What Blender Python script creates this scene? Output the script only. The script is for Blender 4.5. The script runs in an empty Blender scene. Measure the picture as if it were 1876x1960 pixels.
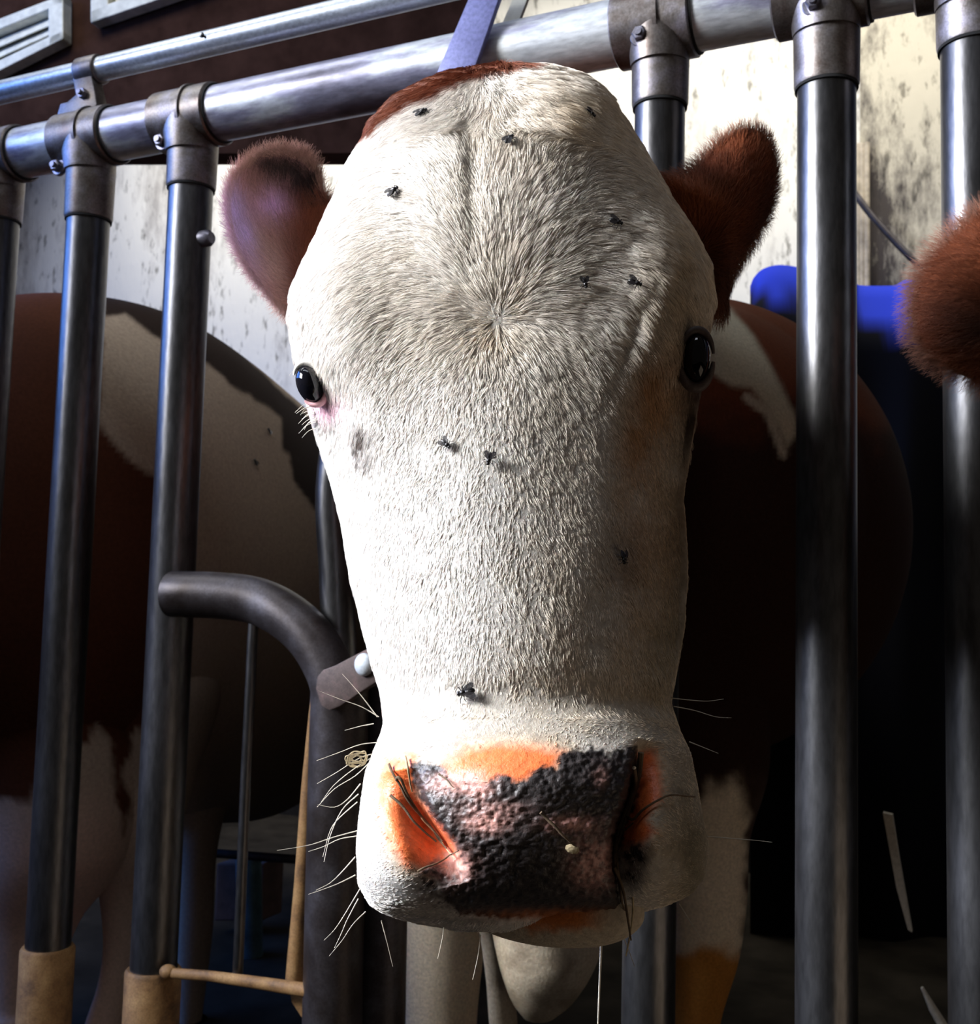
import bpy, bmesh, math, random
import numpy as np
from mathutils import Vector, Matrix

rng = np.random.default_rng(7)
random.seed(7)
scene = bpy.context.scene
col = scene.collection

# ------------------------------------------------------------------ camera
FPX, CX, CY = 2100.0, 938.0, 980.0
CAM = np.array([0.0, 0.0, 0.95])
zc = np.array([650.0, 26000.0, -2100.0]); zc /= np.linalg.norm(zc)
xc = np.array([4567.0, 53.0, 2100.0]); xc -= zc * (xc @ zc); xc /= np.linalg.norm(xc)
yc = np.cross(zc, xc)
R_wc = np.stack([xc, yc, zc], axis=1)          # world -> camera
R_cw = R_wc.T                                   # camera -> world
camd = bpy.data.cameras.new('camera')
camd.sensor_width = 36.0
camd.lens = FPX / 1960.0 * 36.0
camd.clip_start = 0.02
cam = bpy.data.objects.new('camera', camd)
M4 = Matrix([[*R_cw[i], CAM[i]] for i in range(3)] + [[0, 0, 0, 1]])
cam.matrix_world = M4
col.objects.link(cam)
scene.camera = cam
camd.dof.use_dof = True
camd.dof.focus_distance = 0.60
camd.dof.aperture_fstop = 24.0


def P(px, py, d):
    """world point of a picture direction at the distance d in front of the lens (arrays allowed)"""
    px, py, d = np.broadcast_arrays(np.asarray(px, float), np.asarray(py, float), np.asarray(d, float))
    c = np.stack([(px - CX) / FPX * d, -(py - CY) / FPX * d, -d], axis=-1)
    return c @ R_cw.T + CAM


def proj(w):
    c = (np.asarray(w) - CAM) @ R_wc.T
    return np.stack([CX + FPX * c[..., 0] / -c[..., 2], CY - FPX * c[..., 1] / -c[..., 2]], -1)


# ------------------------------------------------------------------ world, lights, exposure
scene.view_settings.view_transform = 'Standard'
scene.view_settings.look = 'None'
scene.view_settings.exposure = 0.0
scene.view_settings.gamma = 1.0
world = bpy.data.worlds.new('world')
scene.world = world
world.use_nodes = True
bg = world.node_tree.nodes['Background']
bg.inputs[0].default_value = (0.95, 0.80, 0.68, 1)
bg.inputs[1].default_value = 0.045
scene.cycles.max_bounces = 6
scene.cycles.use_adaptive_sampling = True
scene.cycles.adaptive_threshold = 0.02
scene.cycles.use_denoising = True


def area(name, loc, target, sx, sy, power, color, spread=180):
    l = bpy.data.lights.new(name, 'AREA')
    l.shape = 'RECTANGLE'; l.size = sx; l.size_y = sy
    l.energy = power; l.color = color; l.spread = math.radians(spread)
    o = bpy.data.objects.new(name, l)
    o.location = Vector(loc)
    d = Vector(target) - Vector(loc)
    o.rotation_euler = d.to_track_quat('-Z', 'Y').to_euler()
    col.objects.link(o)
    return o


HEADC = P(930, 900, 0.62)
WY_ = 4.0757
FPT = P(500, 150, 1.4)


def CL(x, y, d):
    """world point x right, y up, d in front of the camera (metres)"""
    return R_cw @ np.array([x, y, -d]) + CAM


area('daylight_from_side_door', CL(-2.2, 1.15, .42), P(800, 900, .6), 1.0, 1.0, 29, (0.97, 0.98, 1.0), 50)
area('blue_sky_through_doorway', (-4.2, .3, 2.6), (0, 1.0, 1.7), 3.8, 1.5, 140, (0.09, 0.29, 1.0))
area('roof_light_over_wall', (-1.6, WY_ - .7, 3.75), (-1.6, WY_, 2.4), 4.6, 0.5, 50, (1.0, 0.98, 0.93), 95)
area('overhead_fill', CL(-.5, 1.9, .7), FPT, 1.3, 0.4, 7, (0.85, 0.9, 1.0), 165)  # added overhead fill for the face and the louvre frames
area('warm_bounce_fill', CL(.9, -.9, .1), HEADC, 1.1, 1.1, 2.9, (1.0, 0.78, 0.58))  # fill lamp added in place of warm bounced light
area('upper_left_fill', (-2.3, .7, 3.7), (-3.3, 2.4, 2.3), 1.2, .8, 48, (.96, .99, 1.0), 175)  # added lamp without a window, brightens louvre frames and rail tops


# ------------------------------------------------------------------ helpers
def tag(o, label=None, cat=None, group=None, kind=None):
    if label: o['label'] = label
    if cat: o['category'] = cat
    if group: o['group'] = group
    if kind: o['kind'] = kind
    return o


def empty(name, loc=(0, 0, 0)):
    o = bpy.data.objects.new(name, None)
    o.location = loc
    o.empty_display_size = 0.05
    col.objects.link(o)
    return o


def link(name, me, mat=None, parent=None):
    o = bpy.data.objects.new(name, me)
    if mat: me.materials.append(mat)
    col.objects.link(o)
    if parent is not None:
        o.parent = parent
        pl = parent.location
        par = parent
        acc = Vector((0, 0, 0))
        while par is not None:
            acc += par.location
            par = par.parent
        o.location = -acc
    return o


def np_mesh(name, V, F, smooth=True, colors=None):
    """V (n,3); F (m,4) or (m,3) arrays, or list of such"""
    me = bpy.data.meshes.new(name)
    Fs = F if isinstance(F, list) else [F]
    Fs = [np.asarray(f, dtype=np.int32) for f in Fs if len(f)]
    me.vertices.add(len(V))
    me.vertices.foreach_set('co', np.asarray(V, dtype=np.float32).ravel())
    loops = np.concatenate([f.ravel() for f in Fs])
    tot = np.concatenate([np.full(len(f), f.shape[1], dtype=np.int32) for f in Fs])
    start = np.concatenate([[0], np.cumsum(tot)[:-1]]).astype(np.int32)
    me.loops.add(len(loops)); me.loops.foreach_set('vertex_index', loops)
    me.polygons.add(len(tot)); me.polygons.foreach_set('loop_start', start)
    me.polygons.foreach_set('loop_total', tot)
    me.polygons.foreach_set('use_smooth', np.full(len(tot), smooth))
    me.update(calc_edges=True)
    me.validate()
    if colors is not None:
        a = me.color_attributes.new('Col', 'FLOAT_COLOR', 'POINT')
        c4 = np.concatenate([colors, np.ones((len(colors), 1))], 1).astype(np.float32)
        a.data.foreach_set('color', c4.ravel())
    return me


class MB:
    """collects shapes for ONE mesh"""
    def __init__(self):
        self.v, self.q, self.t, self.n = [], [], [], 0

    def add(self, V, Q=None, T=None):
        V = np.asarray(V, float)
        self.v.append(V)
        if Q is not None and len(Q): self.q.append(np.asarray(Q) + self.n)
        if T is not None and len(T): self.t.append(np.asarray(T) + self.n)
        self.n += len(V)
        return self

    def tube(self, pts, rad, seg=32, caps=True):
        pts = np.asarray(pts, float); n = len(pts)
        rad = np.broadcast_to(np.asarray(rad, float), (n,))
        tan = np.gradient(pts, axis=0)
        tan /= np.linalg.norm(tan, axis=1)[:, None]
        ref = np.array([0, 0, 1.0]) if abs(tan[0][2]) < .9 else np.array([0, 1.0, 0])
        u = np.cross(tan[0], ref); u /= np.linalg.norm(u)
        th = np.linspace(0, 2 * np.pi, seg, endpoint=False)
        rings = []
        for i in range(n):
            u = u - tan[i] * (u @ tan[i]); u /= np.linalg.norm(u)
            w = np.cross(tan[i], u)
            rings.append(pts[i] + rad[i] * (np.cos(th)[:, None] * u + np.sin(th)[:, None] * w))
        V = np.concatenate(rings)
        i, j = np.meshgrid(np.arange(n - 1), np.arange(seg), indexing='ij')
        j2 = (j + 1) % seg
        Q = np.stack([i * seg + j, i * seg + j2, (i + 1) * seg + j2, (i + 1) * seg + j], -1).reshape(-1, 4)
        T = None
        if caps:
            V = np.concatenate([V, pts[:1], pts[-1:]])
            a = np.arange(seg); b = (a + 1) % seg
            T = np.concatenate([np.stack([b, a, np.full(seg, n * seg)], 1),
                                np.stack([(n - 1) * seg + a, (n - 1) * seg + b, np.full(seg, n * seg + 1)], 1)])
        return self.add(V, Q, T)

    def box(self, c, ax, ay, az):
        """centre and three half-axis vectors"""
        c, ax, ay, az = [np.asarray(k, float) for k in (c, ax, ay, az)]
        V = [c + sx * ax + sy * ay + sz * az for sx in (-1, 1) for sy in (-1, 1) for sz in (-1, 1)]
        Q = [(0, 1, 3, 2), (4, 6, 7, 5), (0, 4, 5, 1), (2, 3, 7, 6), (0, 2, 6, 4), (1, 5, 7, 3)]
        return self.add(V, Q)

    def ball(self, c, ax, ay, az, nu=24, nv=14):
        c, ax, ay, az = [np.asarray(k, float) for k in (c, ax, ay, az)]
        th = np.linspace(0, np.pi, nv); ph = np.linspace(0, 2 * np.pi, nu, endpoint=False)
        T_, P_ = np.meshgrid(th, ph, indexing='ij')
        V = c + (np.sin(T_) * np.cos(P_))[..., None] * ax + (np.sin(T_) * np.sin(P_))[..., None] * ay + np.cos(T_)[..., None] * az
        i, j = np.meshgrid(np.arange(nv - 1), np.arange(nu), indexing='ij'); j2 = (j + 1) % nu
        Q = np.stack([i * nu + j, (i + 1) * nu + j, (i + 1) * nu + j2, i * nu + j2], -1).reshape(-1, 4)
        return self.add(V.reshape(-1, 3), Q)

    def prism(self, poly, ext):
        """polygon (ordered points) extruded by the vector ext, with small bevel-free sides"""
        poly = np.asarray(poly, float); n = len(poly); ext = np.asarray(ext, float)
        c0 = poly.mean(0)
        V = np.concatenate([poly, poly + ext, [c0], [c0 + ext]])
        a = np.arange(n); b = (a + 1) % n
        Q = np.stack([a, b, b + n, a + n], 1)
        T = np.concatenate([np.stack([b, a, np.full(n, 2 * n)], 1), np.stack([a + n, b + n, np.full(n, 2 * n + 1)], 1)])
        return self.add(V, Q, T)

    def build(self, name, mat, parent=None, smooth=True, bevel=0.0, autosmooth=True):
        F = []
        if self.q: F.append(np.concatenate(self.q))
        if self.t: F.append(np.concatenate(self.t))
        me = np_mesh(name, np.concatenate(self.v), F, smooth)
        bm = bmesh.new(); bm.from_mesh(me)
        bmesh.ops.recalc_face_normals(bm, faces=bm.faces)
        if bevel:
            es = [e for e in bm.edges if len(e.link_faces) == 2 and e.calc_face_angle(0) > 0.6]
            bmesh.ops.bevel(bm, geom=es, offset=bevel, segments=2, affect='EDGES', profile=0.6)
        if smooth and autosmooth:
            for e in bm.edges:
                if len(e.link_faces) == 2 and e.calc_face_angle(0) > 0.7: e.smooth = False
        bm.to_mesh(me); bm.free()
        return link(name, me, mat, parent)


def catmull(pts, k=10):
    pts = np.asarray(pts, float)
    Q = np.concatenate([[2 * pts[0] - pts[1]], pts, [2 * pts[-1] - pts[-2]]])
    out = []
    for i in range(1, len(Q) - 2):
        t = np.linspace(0, 1, k, endpoint=False)[:, None]
        a, b, c, d = Q[i - 1], Q[i], Q[i + 1], Q[i + 2]
        out.append(0.5 * (2 * b + (c - a) * t + (2 * a - 5 * b + 4 * c - d) * t ** 2 + (3 * b - a - 3 * c + d) * t ** 3))
    out.append(pts[-1:])
    return np.concatenate(out)


def smoothstep(a, b, x):
    t = np.clip((np.asarray(x, float) - a) / (b - a), 0, 1)
    return t * t * (3 - 2 * t)


_perm = rng.random((256, 256))


def vnoise(x, y):
    """smooth value noise 0..1 of two coordinates"""
    x = np.asarray(x, float); y = np.asarray(y, float)
    xi = np.floor(x).astype(int); yi = np.floor(y).astype(int)
    fx = x - xi; fy = y - yi
    fx = fx * fx * (3 - 2 * fx); fy = fy * fy * (3 - 2 * fy)
    g = lambda a, b: _perm[a & 255, b & 255]
    return (g(xi, yi) * (1 - fx) + g(xi + 1, yi) * fx) * (1 - fy) + (g(xi, yi + 1) * (1 - fx) + g(xi + 1, yi + 1) * fx) * fy


def fbm(x, y, o=3):
    s, a, t = 0, 1.0, 0
    for k in range(o):
        s = s + a * vnoise(x * 2 ** k + 17 * k, y * 2 ** k + 31 * k); t += a; a *= .5
    return s / t


def smooth_interp(y, ys, vs, w=18.0):
    g = np.linspace(min(ys) - 60, max(ys) + 60, 1200)
    v = np.interp(g, ys, vs)
    k = np.exp(-0.5 * (np.arange(-60, 61) * (g[1] - g[0]) / w) ** 2); k /= k.sum()
    v = np.convolve(np.pad(v, 60, mode='edge'), k, mode='valid')
    return np.interp(y, g, v)


def poly_sd(px, py, poly):
    """signed distance to a polygon in the drawing plane, negative inside"""
    poly = np.asarray(poly, float)
    d = np.full(np.shape(px), 1e9); inside = np.zeros(np.shape(px), bool)
    n = len(poly)
    for i in range(n):
        a = poly[i]; b = poly[(i + 1) % n]
        ex, ey = b - a
        wx, wy = px - a[0], py - a[1]
        t = np.clip((wx * ex + wy * ey) / (ex * ex + ey * ey + 1e-9), 0, 1)
        d = np.minimum(d, np.hypot(wx - ex * t, wy - ey * t))
        c = ((a[1] > py) != (b[1] > py)) & (px < (b[0] - a[0]) * (py - a[1]) / (b[1] - a[1] + 1e-12) + a[0])
        inside ^= c
    return np.where(inside, -d, d)


# ------------------------------------------------------------------ materials
def mat_new(name):
    m = bpy.data.materials.new(name); m.use_nodes = True
    nt = m.node_tree
    b = nt.nodes['Principled BSDF']
    return m, nt, b


def noise_node(nt, scale, detail=4, rough=.6, vec=None):
    n = nt.nodes.new('ShaderNodeTexNoise')
    n.inputs['Scale'].default_value = scale; n.inputs['Detail'].default_value = detail
    n.inputs['Roughness'].default_value = rough
    if vec is not None: nt.links.new(vec, n.inputs['Vector'])
    return n


def ramp_node(nt, fac, stops):
    r = nt.nodes.new('ShaderNodeValToRGB')
    e = r.color_ramp.elements
    while len(e) < len(stops): e.new(0.5)
    for k, (p, c) in enumerate(stops):
        e[k].position = p; e[k].color = (*c, 1)
    nt.links.new(fac, r.inputs['Fac'])
    return r


def obj_coord(nt, scale=(1, 1, 1)):
    t = nt.nodes.new('ShaderNodeNewGeometry')
    m = nt.nodes.new('ShaderNodeMapping')
    m.inputs['Scale'].default_value = scale
    nt.links.new(t.outputs['Position'], m.inputs['Vector'])
    return m.outputs['Vector']


def bump(nt, b, h, strength, dist):
    bp = nt.nodes.new('ShaderNodeBump')
    bp.inputs['Strength'].default_value = strength; bp.inputs['Distance'].default_value = dist
    nt.links.new(h, bp.inputs['Height']); nt.links.new(bp.outputs['Normal'], b.inputs['Normal'])


def metal(name, stops, scale=14, metallic=.7, rough=(.3, .5), stretch=(1, 1, 1), bstr=.3):
    m, nt, b = mat_new(name)
    v = obj_coord(nt, stretch)
    n = noise_node(nt, scale, 8, .65, v)
    r = ramp_node(nt, n.outputs['Fac'], stops)
    n2 = noise_node(nt, scale * 18, 3, .6, v)
    mx = nt.nodes.new('ShaderNodeMix'); mx.data_type = 'RGBA'; mx.blend_type = 'MULTIPLY'
    mx.inputs[0].default_value = .45
    r2 = ramp_node(nt, n2.outputs['Fac'], [(.35, (.35, .35, .35)), (.6, (1, 1, 1))])
    nt.links.new(r.outputs[0], mx.inputs[6]); nt.links.new(r2.outputs[0], mx.inputs[7])
    nt.links.new(mx.outputs[2], b.inputs['Base Color'])
    b.inputs['Metallic'].default_value = metallic
    rr = ramp_node(nt, n.outputs['Fac'], [(.3, (rough[0],) * 3), (.7, (rough[1],) * 3)])
    nt.links.new(rr.outputs[0], b.inputs['Roughness'])
    bump(nt, b, n2.outputs['Fac'], bstr, .0006)
    return m


def plain(name, c, rough=.6, metallic=0, nscale=30, var=.3, bstr=.2, sheen=0, spec=.5):
    m, nt, b = mat_new(name)
    n = noise_node(nt, nscale, 6, .6, obj_coord(nt))
    lo = tuple(k * (1 - var) for k in c); hi = tuple(min(1, k * (1 + var)) for k in c)
    r = ramp_node(nt, n.outputs['Fac'], [(.3, lo), (.7, hi)])
    nt.links.new(r.outputs[0], b.inputs['Base Color'])
    b.inputs['Roughness'].default_value = rough; b.inputs['Metallic'].default_value = metallic
    b.inputs['Specular IOR Level'].default_value = spec
    if sheen: b.inputs['Sheen Weight'].default_value = sheen
    bump(nt, b, n.outputs['Fac'], bstr, .003)
    return m


def attr_mat(name, rough=.6, nscale=400, bstr=.4, bdist=.0008, spec=.3, sub=0.0, var=.25):
    m, nt, b = mat_new(name)
    a = nt.nodes.new('ShaderNodeAttribute'); a.attribute_name = 'Col'
    n = noise_node(nt, nscale, 5, .65, obj_coord(nt))
    r = ramp_node(nt, n.outputs['Fac'], [(.3, (1 - var,) * 3), (.65, (1, 1, 1))])
    mx = nt.nodes.new('ShaderNodeMix'); mx.data_type = 'RGBA'; mx.blend_type = 'MULTIPLY'; mx.inputs[0].default_value = 1
    nt.links.new(a.outputs['Color'], mx.inputs[6]); nt.links.new(r.outputs[0], mx.inputs[7])
    nt.links.new(mx.outputs[2], b.inputs['Base Color'])
    wa = nt.nodes.new('ShaderNodeAttribute'); wa.attribute_name = 'Wet'
    for sock, dry, wet in (('Roughness', .9, rough), ('Specular IOR Level', .08, spec)):
        mr = nt.nodes.new('ShaderNodeMapRange')
        mr.inputs['To Min'].default_value = dry; mr.inputs['To Max'].default_value = wet
        nt.links.new(wa.outputs['Fac'], mr.inputs['Value']); nt.links.new(mr.outputs['Result'], b.inputs[sock])
    if sub:
        b.inputs['Subsurface Weight'].default_value = sub
        b.inputs['Subsurface Radius'].default_value = (.01, .004, .002)
        b.inputs['Subsurface Scale'].default_value = .4
    bump(nt, b, n.outputs['Fac'], bstr, bdist)
    return m


M = {}
M['post'] = metal('galvanised_post_metal', [(.3, (.08, .077, .073)), (.55, (.13, .13, .137)), (.75, (.21, .21, .23))], 9, .93, (.28, .42), (1, 1, .25))
M['sleeve'] = metal('dull_clamp_metal', [(.3, (.14, .10, .08)), (.5, (.24, .215, .20)), (.72, (.40, .38, .46))], 22, .8, (.35, .55))
M['rail'] = metal('weathered_rail_metal', [(.38, (.20, .19, .24)), (.48, (.42, .42, .55)), (.54, (.72, .76, .80)), (.7, (.85, .88, .88))], 7, .45, (.28, .5), (.35, 1.4, 1.4))
M['upper'] = metal('pale_rail_metal', [(.3, (.55, .60, .64)), (.7, (.78, .84, .88))], 16, .5, (.3, .45), (.5, 1, 1))
M['dark_metal'] = metal('dark_yoke_metal', [(.3, (.035, .026, .022)), (.55, (.06, .052, .055)), (.75, (.10, .095, .11))], 18, .6, (.35, .55))
M['rust'] = metal('rusty_metal', [(.3, (.10, .05, .02)), (.5, (.32, .17, .06)), (.72, (.50, .30, .12))], 24, .1, (.6, .8), (1, 1, 1), .6)
M['bolt'] = metal('bolt_metal', [(.3, (.12, .11, .13)), (.7, (.4, .4, .48))], 60, .8, (.3, .45))
M['blue_strap'] = metal('lavender_strap_metal', [(.3, (.13, .14, .34)), (.7, (.22, .24, .50))], 12, .2, (.4, .55))
M['zinc'] = plain('white_zinc_bolt', (.75, .82, .9), .35, .3, 200, .15)
M['darkgap'] = plain('black_seam', (.01, .01, .01), .9)

# plaster wall
def wall_mat(name, base, dirt, dscale, lo, hi, streak=(1, 1, .35)):
    m, nt, b = mat_new(name)
    v = obj_coord(nt, streak)
    n = noise_node(nt, dscale, 8, .72, v)
    r = ramp_node(nt, n.outputs['Fac'], [(lo, dirt), (hi, base)])
    n2 = noise_node(nt, dscale * 9, 4, .6, v)
    r2 = ramp_node(nt, n2.outputs['Fac'], [(.32, (.25, .24, .22)), (.43, (1, 1, 1))])
    mx = nt.nodes.new('ShaderNodeMix'); mx.data_type = 'RGBA'; mx.blend_type = 'MULTIPLY'; mx.inputs[0].default_value = .8
    nt.links.new(r.outputs[0], mx.inputs[6]); nt.links.new(r2.outputs[0], mx.inputs[7])
    nt.links.new(mx.outputs[2], b.inputs['Base Color'])
    b.inputs['Roughness'].default_value = .85
    bump(nt, b, n2.outputs['Fac'], .3, .01)
    return m
M['wall'] = wall_mat('stained_whitewash', (.80, .77, .69), (.42, .39, .35), 3.5, .34, .50)
M['wall_dirty'] = wall_mat('blackened_whitewash', (.50, .45, .34), (.04, .03, .025), 3.4, .42, .56)
M['darkboard'] = plain('dark_brown_boards', (.035, .017, .012), .95, 0, 9, .4, spec=0)
M['paleframe'] = plain('pale_grey_painted_wood', (.62, .60, .50), .8, 0, 30, .2)
M['floor'] = plain('dark_muddy_concrete', (.022, .018, .013), .9, 0, 6, .5, spec=.05)
M['ceiling'] = plain('dark_ceiling_boards', (.05, .035, .03), .9, 0, 6, .4)
M['skin'] = attr_mat('cow_skin_and_muzzle', .42, 260, .55, .0016, .5, .12, .35)
M['hide'] = attr_mat('cow_hide_short_coat', .85, 160, .5, .002, .15, 0, .25)
M['ink'] = plain('glossy_black_eye', (.004, .004, .006), .05, 0, 50, .1, 0, 0, .35)
M['lid'] = plain('pink_eyelid_skin', (.75, .42, .45), .4, 0, 300, .2)
M['plate'] = metal('brown_plate_metal', [(.3, (.05, .032, .028)), (.55, (.10, .07, .062)), (.75, (.20, .12, .11))], 40, .3, (.5, .7))
M['fly'] = plain('black_fly_body', (.006, .005, .006), .35, 0, 300, .3)
M['hay'] = plain('dry_dark_hay', (.10, .065, .035), .8, 0, 200, .5)
M['hay_pale'] = plain('dry_pale_hay', (.42, .34, .2), .7, 0, 200, .4)
M['bluecloth'] = plain('blue_cloth', (.02, .045, .42), .85, 0, 14, .25, .3)
M['teal'] = metal('teal_pipe_metal', [(.3, (.10, .18, .2)), (.7, (.2, .36, .42))], 20, .6, (.3, .4))
M['straw'] = plain('pale_straw', (.6, .55, .45), .6, 0, 100, .2)

m, nt, b = mat_new('fly_wing'); b.inputs['Base Color'].default_value = (.02, .018, .02, 1)
b.inputs['Roughness'].default_value = .25; b.inputs['Alpha'].default_value = .7
M['wing'] = m

# hair
m, nt, b = mat_new('cow_hair')
a = nt.nodes.new('ShaderNodeAttribute'); a.attribute_name = 'Col'
nt.links.new(a.outputs['Color'], b.inputs['Base Color'])
b.inputs['Roughness'].default_value = .6
b.inputs['Specular IOR Level'].default_value = .25
M['hair'] = m


def hair_object(name, pts, rad0, rad1, colr, parent):
    """pts (n,k,3) strands, colr (n,3)"""
    n, k, _ = pts.shape
    hc = bpy.data.hair_curves.new(name)
    hc.add_curves([k] * n)
    hc.attributes['position'].data.foreach_set('vector', pts.astype(np.float32).ravel())
    ra = hc.attributes.get('radius') or hc.attributes.new('radius', 'FLOAT', 'POINT')
    rr = rad0[:, None] * (1 - np.linspace(0, 1, k)[None] ** 1.5) + rad1 * np.linspace(0, 1, k)[None] ** 1.5
    ra.data.foreach_set('value', rr.astype(np.float32).ravel())
    ca = hc.attributes.new('Col', 'FLOAT_COLOR', 'POINT')
    c4 = np.concatenate([colr, np.ones((n, 1))], 1)
    c4 = np.repeat(c4[:, None], k, 1).astype(np.float32)
    ca.data.foreach_set('color', c4.ravel())
    o = bpy.data.objects.new(name, hc)
    hc.materials.append(M['hair'])
    col.objects.link(o)
    if parent is not None:
        o.parent = parent
        acc = Vector((0, 0, 0)); par = parent
        while par is not None:
            acc += par.location; par = par.parent
        o.location = -acc
    return o


# ------------------------------------------------------------------ fence plane
# the fence stands in the plane Y = FY; its depth at the tall post follows from the post's width
ray = P(1587, 250, 1.0) - CAM
FY = CAM[1] + (ray * 1.17)[1]


def FP(px, py, off=0.0):
    """point where a picture direction meets the fence plane moved back by off"""
    r = P(px, py, 1.0) - CAM
    t = (FY + off - CAM[1]) / r[1]
    return CAM + r * t


RAIL_Z = FP(600, 181)[2]
UP_Z = FP(350, 95)[2]
print('FY', FY, 'RAIL_Z', RAIL_Z, 'UP', UP_Z)

# ------------------------------------------------------------------ room
def quad_slab(name, pts, thick, mat, kind='structure', parent=None):
    pts = np.asarray(pts, float)
    n = np.cross(pts[1] - pts[0], pts[2] - pts[0]); n /= np.linalg.norm(n)
    o = MB().prism(pts, n * thick).build(name, mat, parent, smooth=False)
    if kind: o['kind'] = kind
    return o

WY = FY + 2.9
quad_slab('wall_back', [(-6, WY, -.05), (5, WY, -.05), (5, WY, 4.0), (-6, WY, 4.0)], -.15, M['wall'])
quad_slab('floor', [(-6, -2.5, 0), (5, -2.5, 0), (5, WY, 0), (-6, WY, 0)], -.1, M['floor'])
quad_slab('ceiling', [(-6, FY + .5, 3.9), (5, FY + .5, 3.9), (5, WY, 3.9), (-6, WY, 3.9)], .1, M['ceiling'])

quad_slab('dark_wall_base', [(-6, WY - .02, 0), (5, WY - .02, 0), (5, WY - .02, 1.25), (-6, WY - .02, 1.25)], -.04, M['floor'])  # dark slab over the lower back wall
# dark boarded loft front hanging in the upper left, with two pale framed louvre windows
LB = [P(-500, 296, 3.9), P(905, 292, 3.3), P(905, -700, 3.3), P(-500, -700, 3.9)]
quad_slab('wall_left_upper', LB, -.12, M['darkboard'])
ln = np.cross(LB[1] - LB[0], LB[2] - LB[0]); ln /= np.linalg.norm(ln)
if ln @ (CAM - LB[0]) < 0: ln = -ln


def on_loft(px, py, off=0.0):
    r = P(px, py, 1.0) - CAM
    t = ((LB[0] + ln * off - CAM) @ ln) / (r @ ln)
    return CAM + r * t


def framed_louvre(name, outer, slats, label):
    """outer: four picture corners tl, tr, br, bl"""
    root = empty(name, tuple(on_loft(*outer[0], .0)))
    root['kind'] = 'structure'; root['label'] = label
    tl, tr, br, bl = [np.array(c, float) for c in outer]
    def bil(u, v): return (tl * (1 - u) + tr * u) * (1 - v) + (bl * (1 - u) + br * u) * v
    uw, vw = .09, .2
    fr = MB()
    for (a, b_, c, d) in [((0, 0), (1, 0), (1, vw), (0, vw)), ((0, 1 - vw), (1, 1 - vw), (1, 1), (0, 1)),
                          ((1 - uw, 0), (1, 0), (1, 1), (1 - uw, 1)), ((0, 0), (uw, 0), (uw, 1), (0, 1))]:
        fr.prism([on_loft(*bil(*k), .005) for k in (a, b_, c, d)], ln * .05)
    f = fr.build('window_frame', M['paleframe'], root, smooth=False, bevel=.004)
    for k in range(slats):
        v0 = vw + (1 - 2 * vw) * (k + .12) / slats; v1 = vw + (1 - 2 * vw) * (k + .80) / slats
        MB().prism([on_loft(*bil(uw, v0), .01), on_loft(*bil(1 - uw, v0), .01), on_loft(*bil(1 - uw, v1), .035), on_loft(*bil(uw, v1), .035)], ln * .006).build('louvre', M['paleframe'], root, smooth=False)

framed_louvre('window_1', [(-170, 120), (138, 2), (138, 86), (-170, 240)], 3, 'pale framed louvre window in the dark boards, far left')
framed_louvre('window_2', [(190, -60), (560, -235), (560, -70), (190, 56)], 3, 'pale framed louvre window at the top edge, right of the other')

# dirty plaster bay with cable trim at the right, in front of the back wall
def on_wall(px, py, off=0.0):
    r = P(px, py, 1.0) - CAM
    t = (WY - off - CAM[1]) / r[1]
    return CAM + r * t

x0 = on_wall(1648, 300)[0]; x1 = on_wall(2100, 300)[0]
quad_slab('wall_right', [(x0, WY - .03, 0), (x1, WY - .03, 0), (x1, WY - .03, 3.9), (x0, WY - .03, 3.9)], -.028, M['wall_dirty'])
for k, px in enumerate((1642, 1650, 1659)):
    a = on_wall(px, 300, .06)
    tr = MB().tube([(a[0], a[1], 0.3), (a[0], a[1], 2.62)], .011, 12).build('trim_%d' % (k + 1), plain('pale_conduit_%d' % k, (.45, .38, .28), .7), None)
    tag(tr, 'thin pale vertical conduit on the back wall beside the right post', kind='structure')
sl = catmull([on_wall(1600, 320, .12), on_wall(1668, 412, .12), on_wall(1750, 500, .12), on_wall(1800, 545, .12)], 8)
tag(MB().tube(sl, .012, 12).build('slanted_pipe', M['dark_metal']), 'thin grey pipe slanting down across the stained wall right of the tall post', 'pipe')
# rough ledge with debris under the stained wall
led = MB()
for (px, py, w, h) in [(1695, 470, 60, 26), (1722, 530, 50, 16), (1670, 505, 20, 30)]:
    c = on_wall(px, py, .12); s = 3.9 / FPX
    led.ball(c, (w * s, 0, 0), (0, .1, 0), (0, 0, h * s), 16, 10)

# ------------------------------------------------------------------ feed fence
fence = empty('feed_fence', (-.6, FY, 0))
tag(fence, 'galvanised tubular feed fence with bolted clamps across the stall', 'fence')
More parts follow.
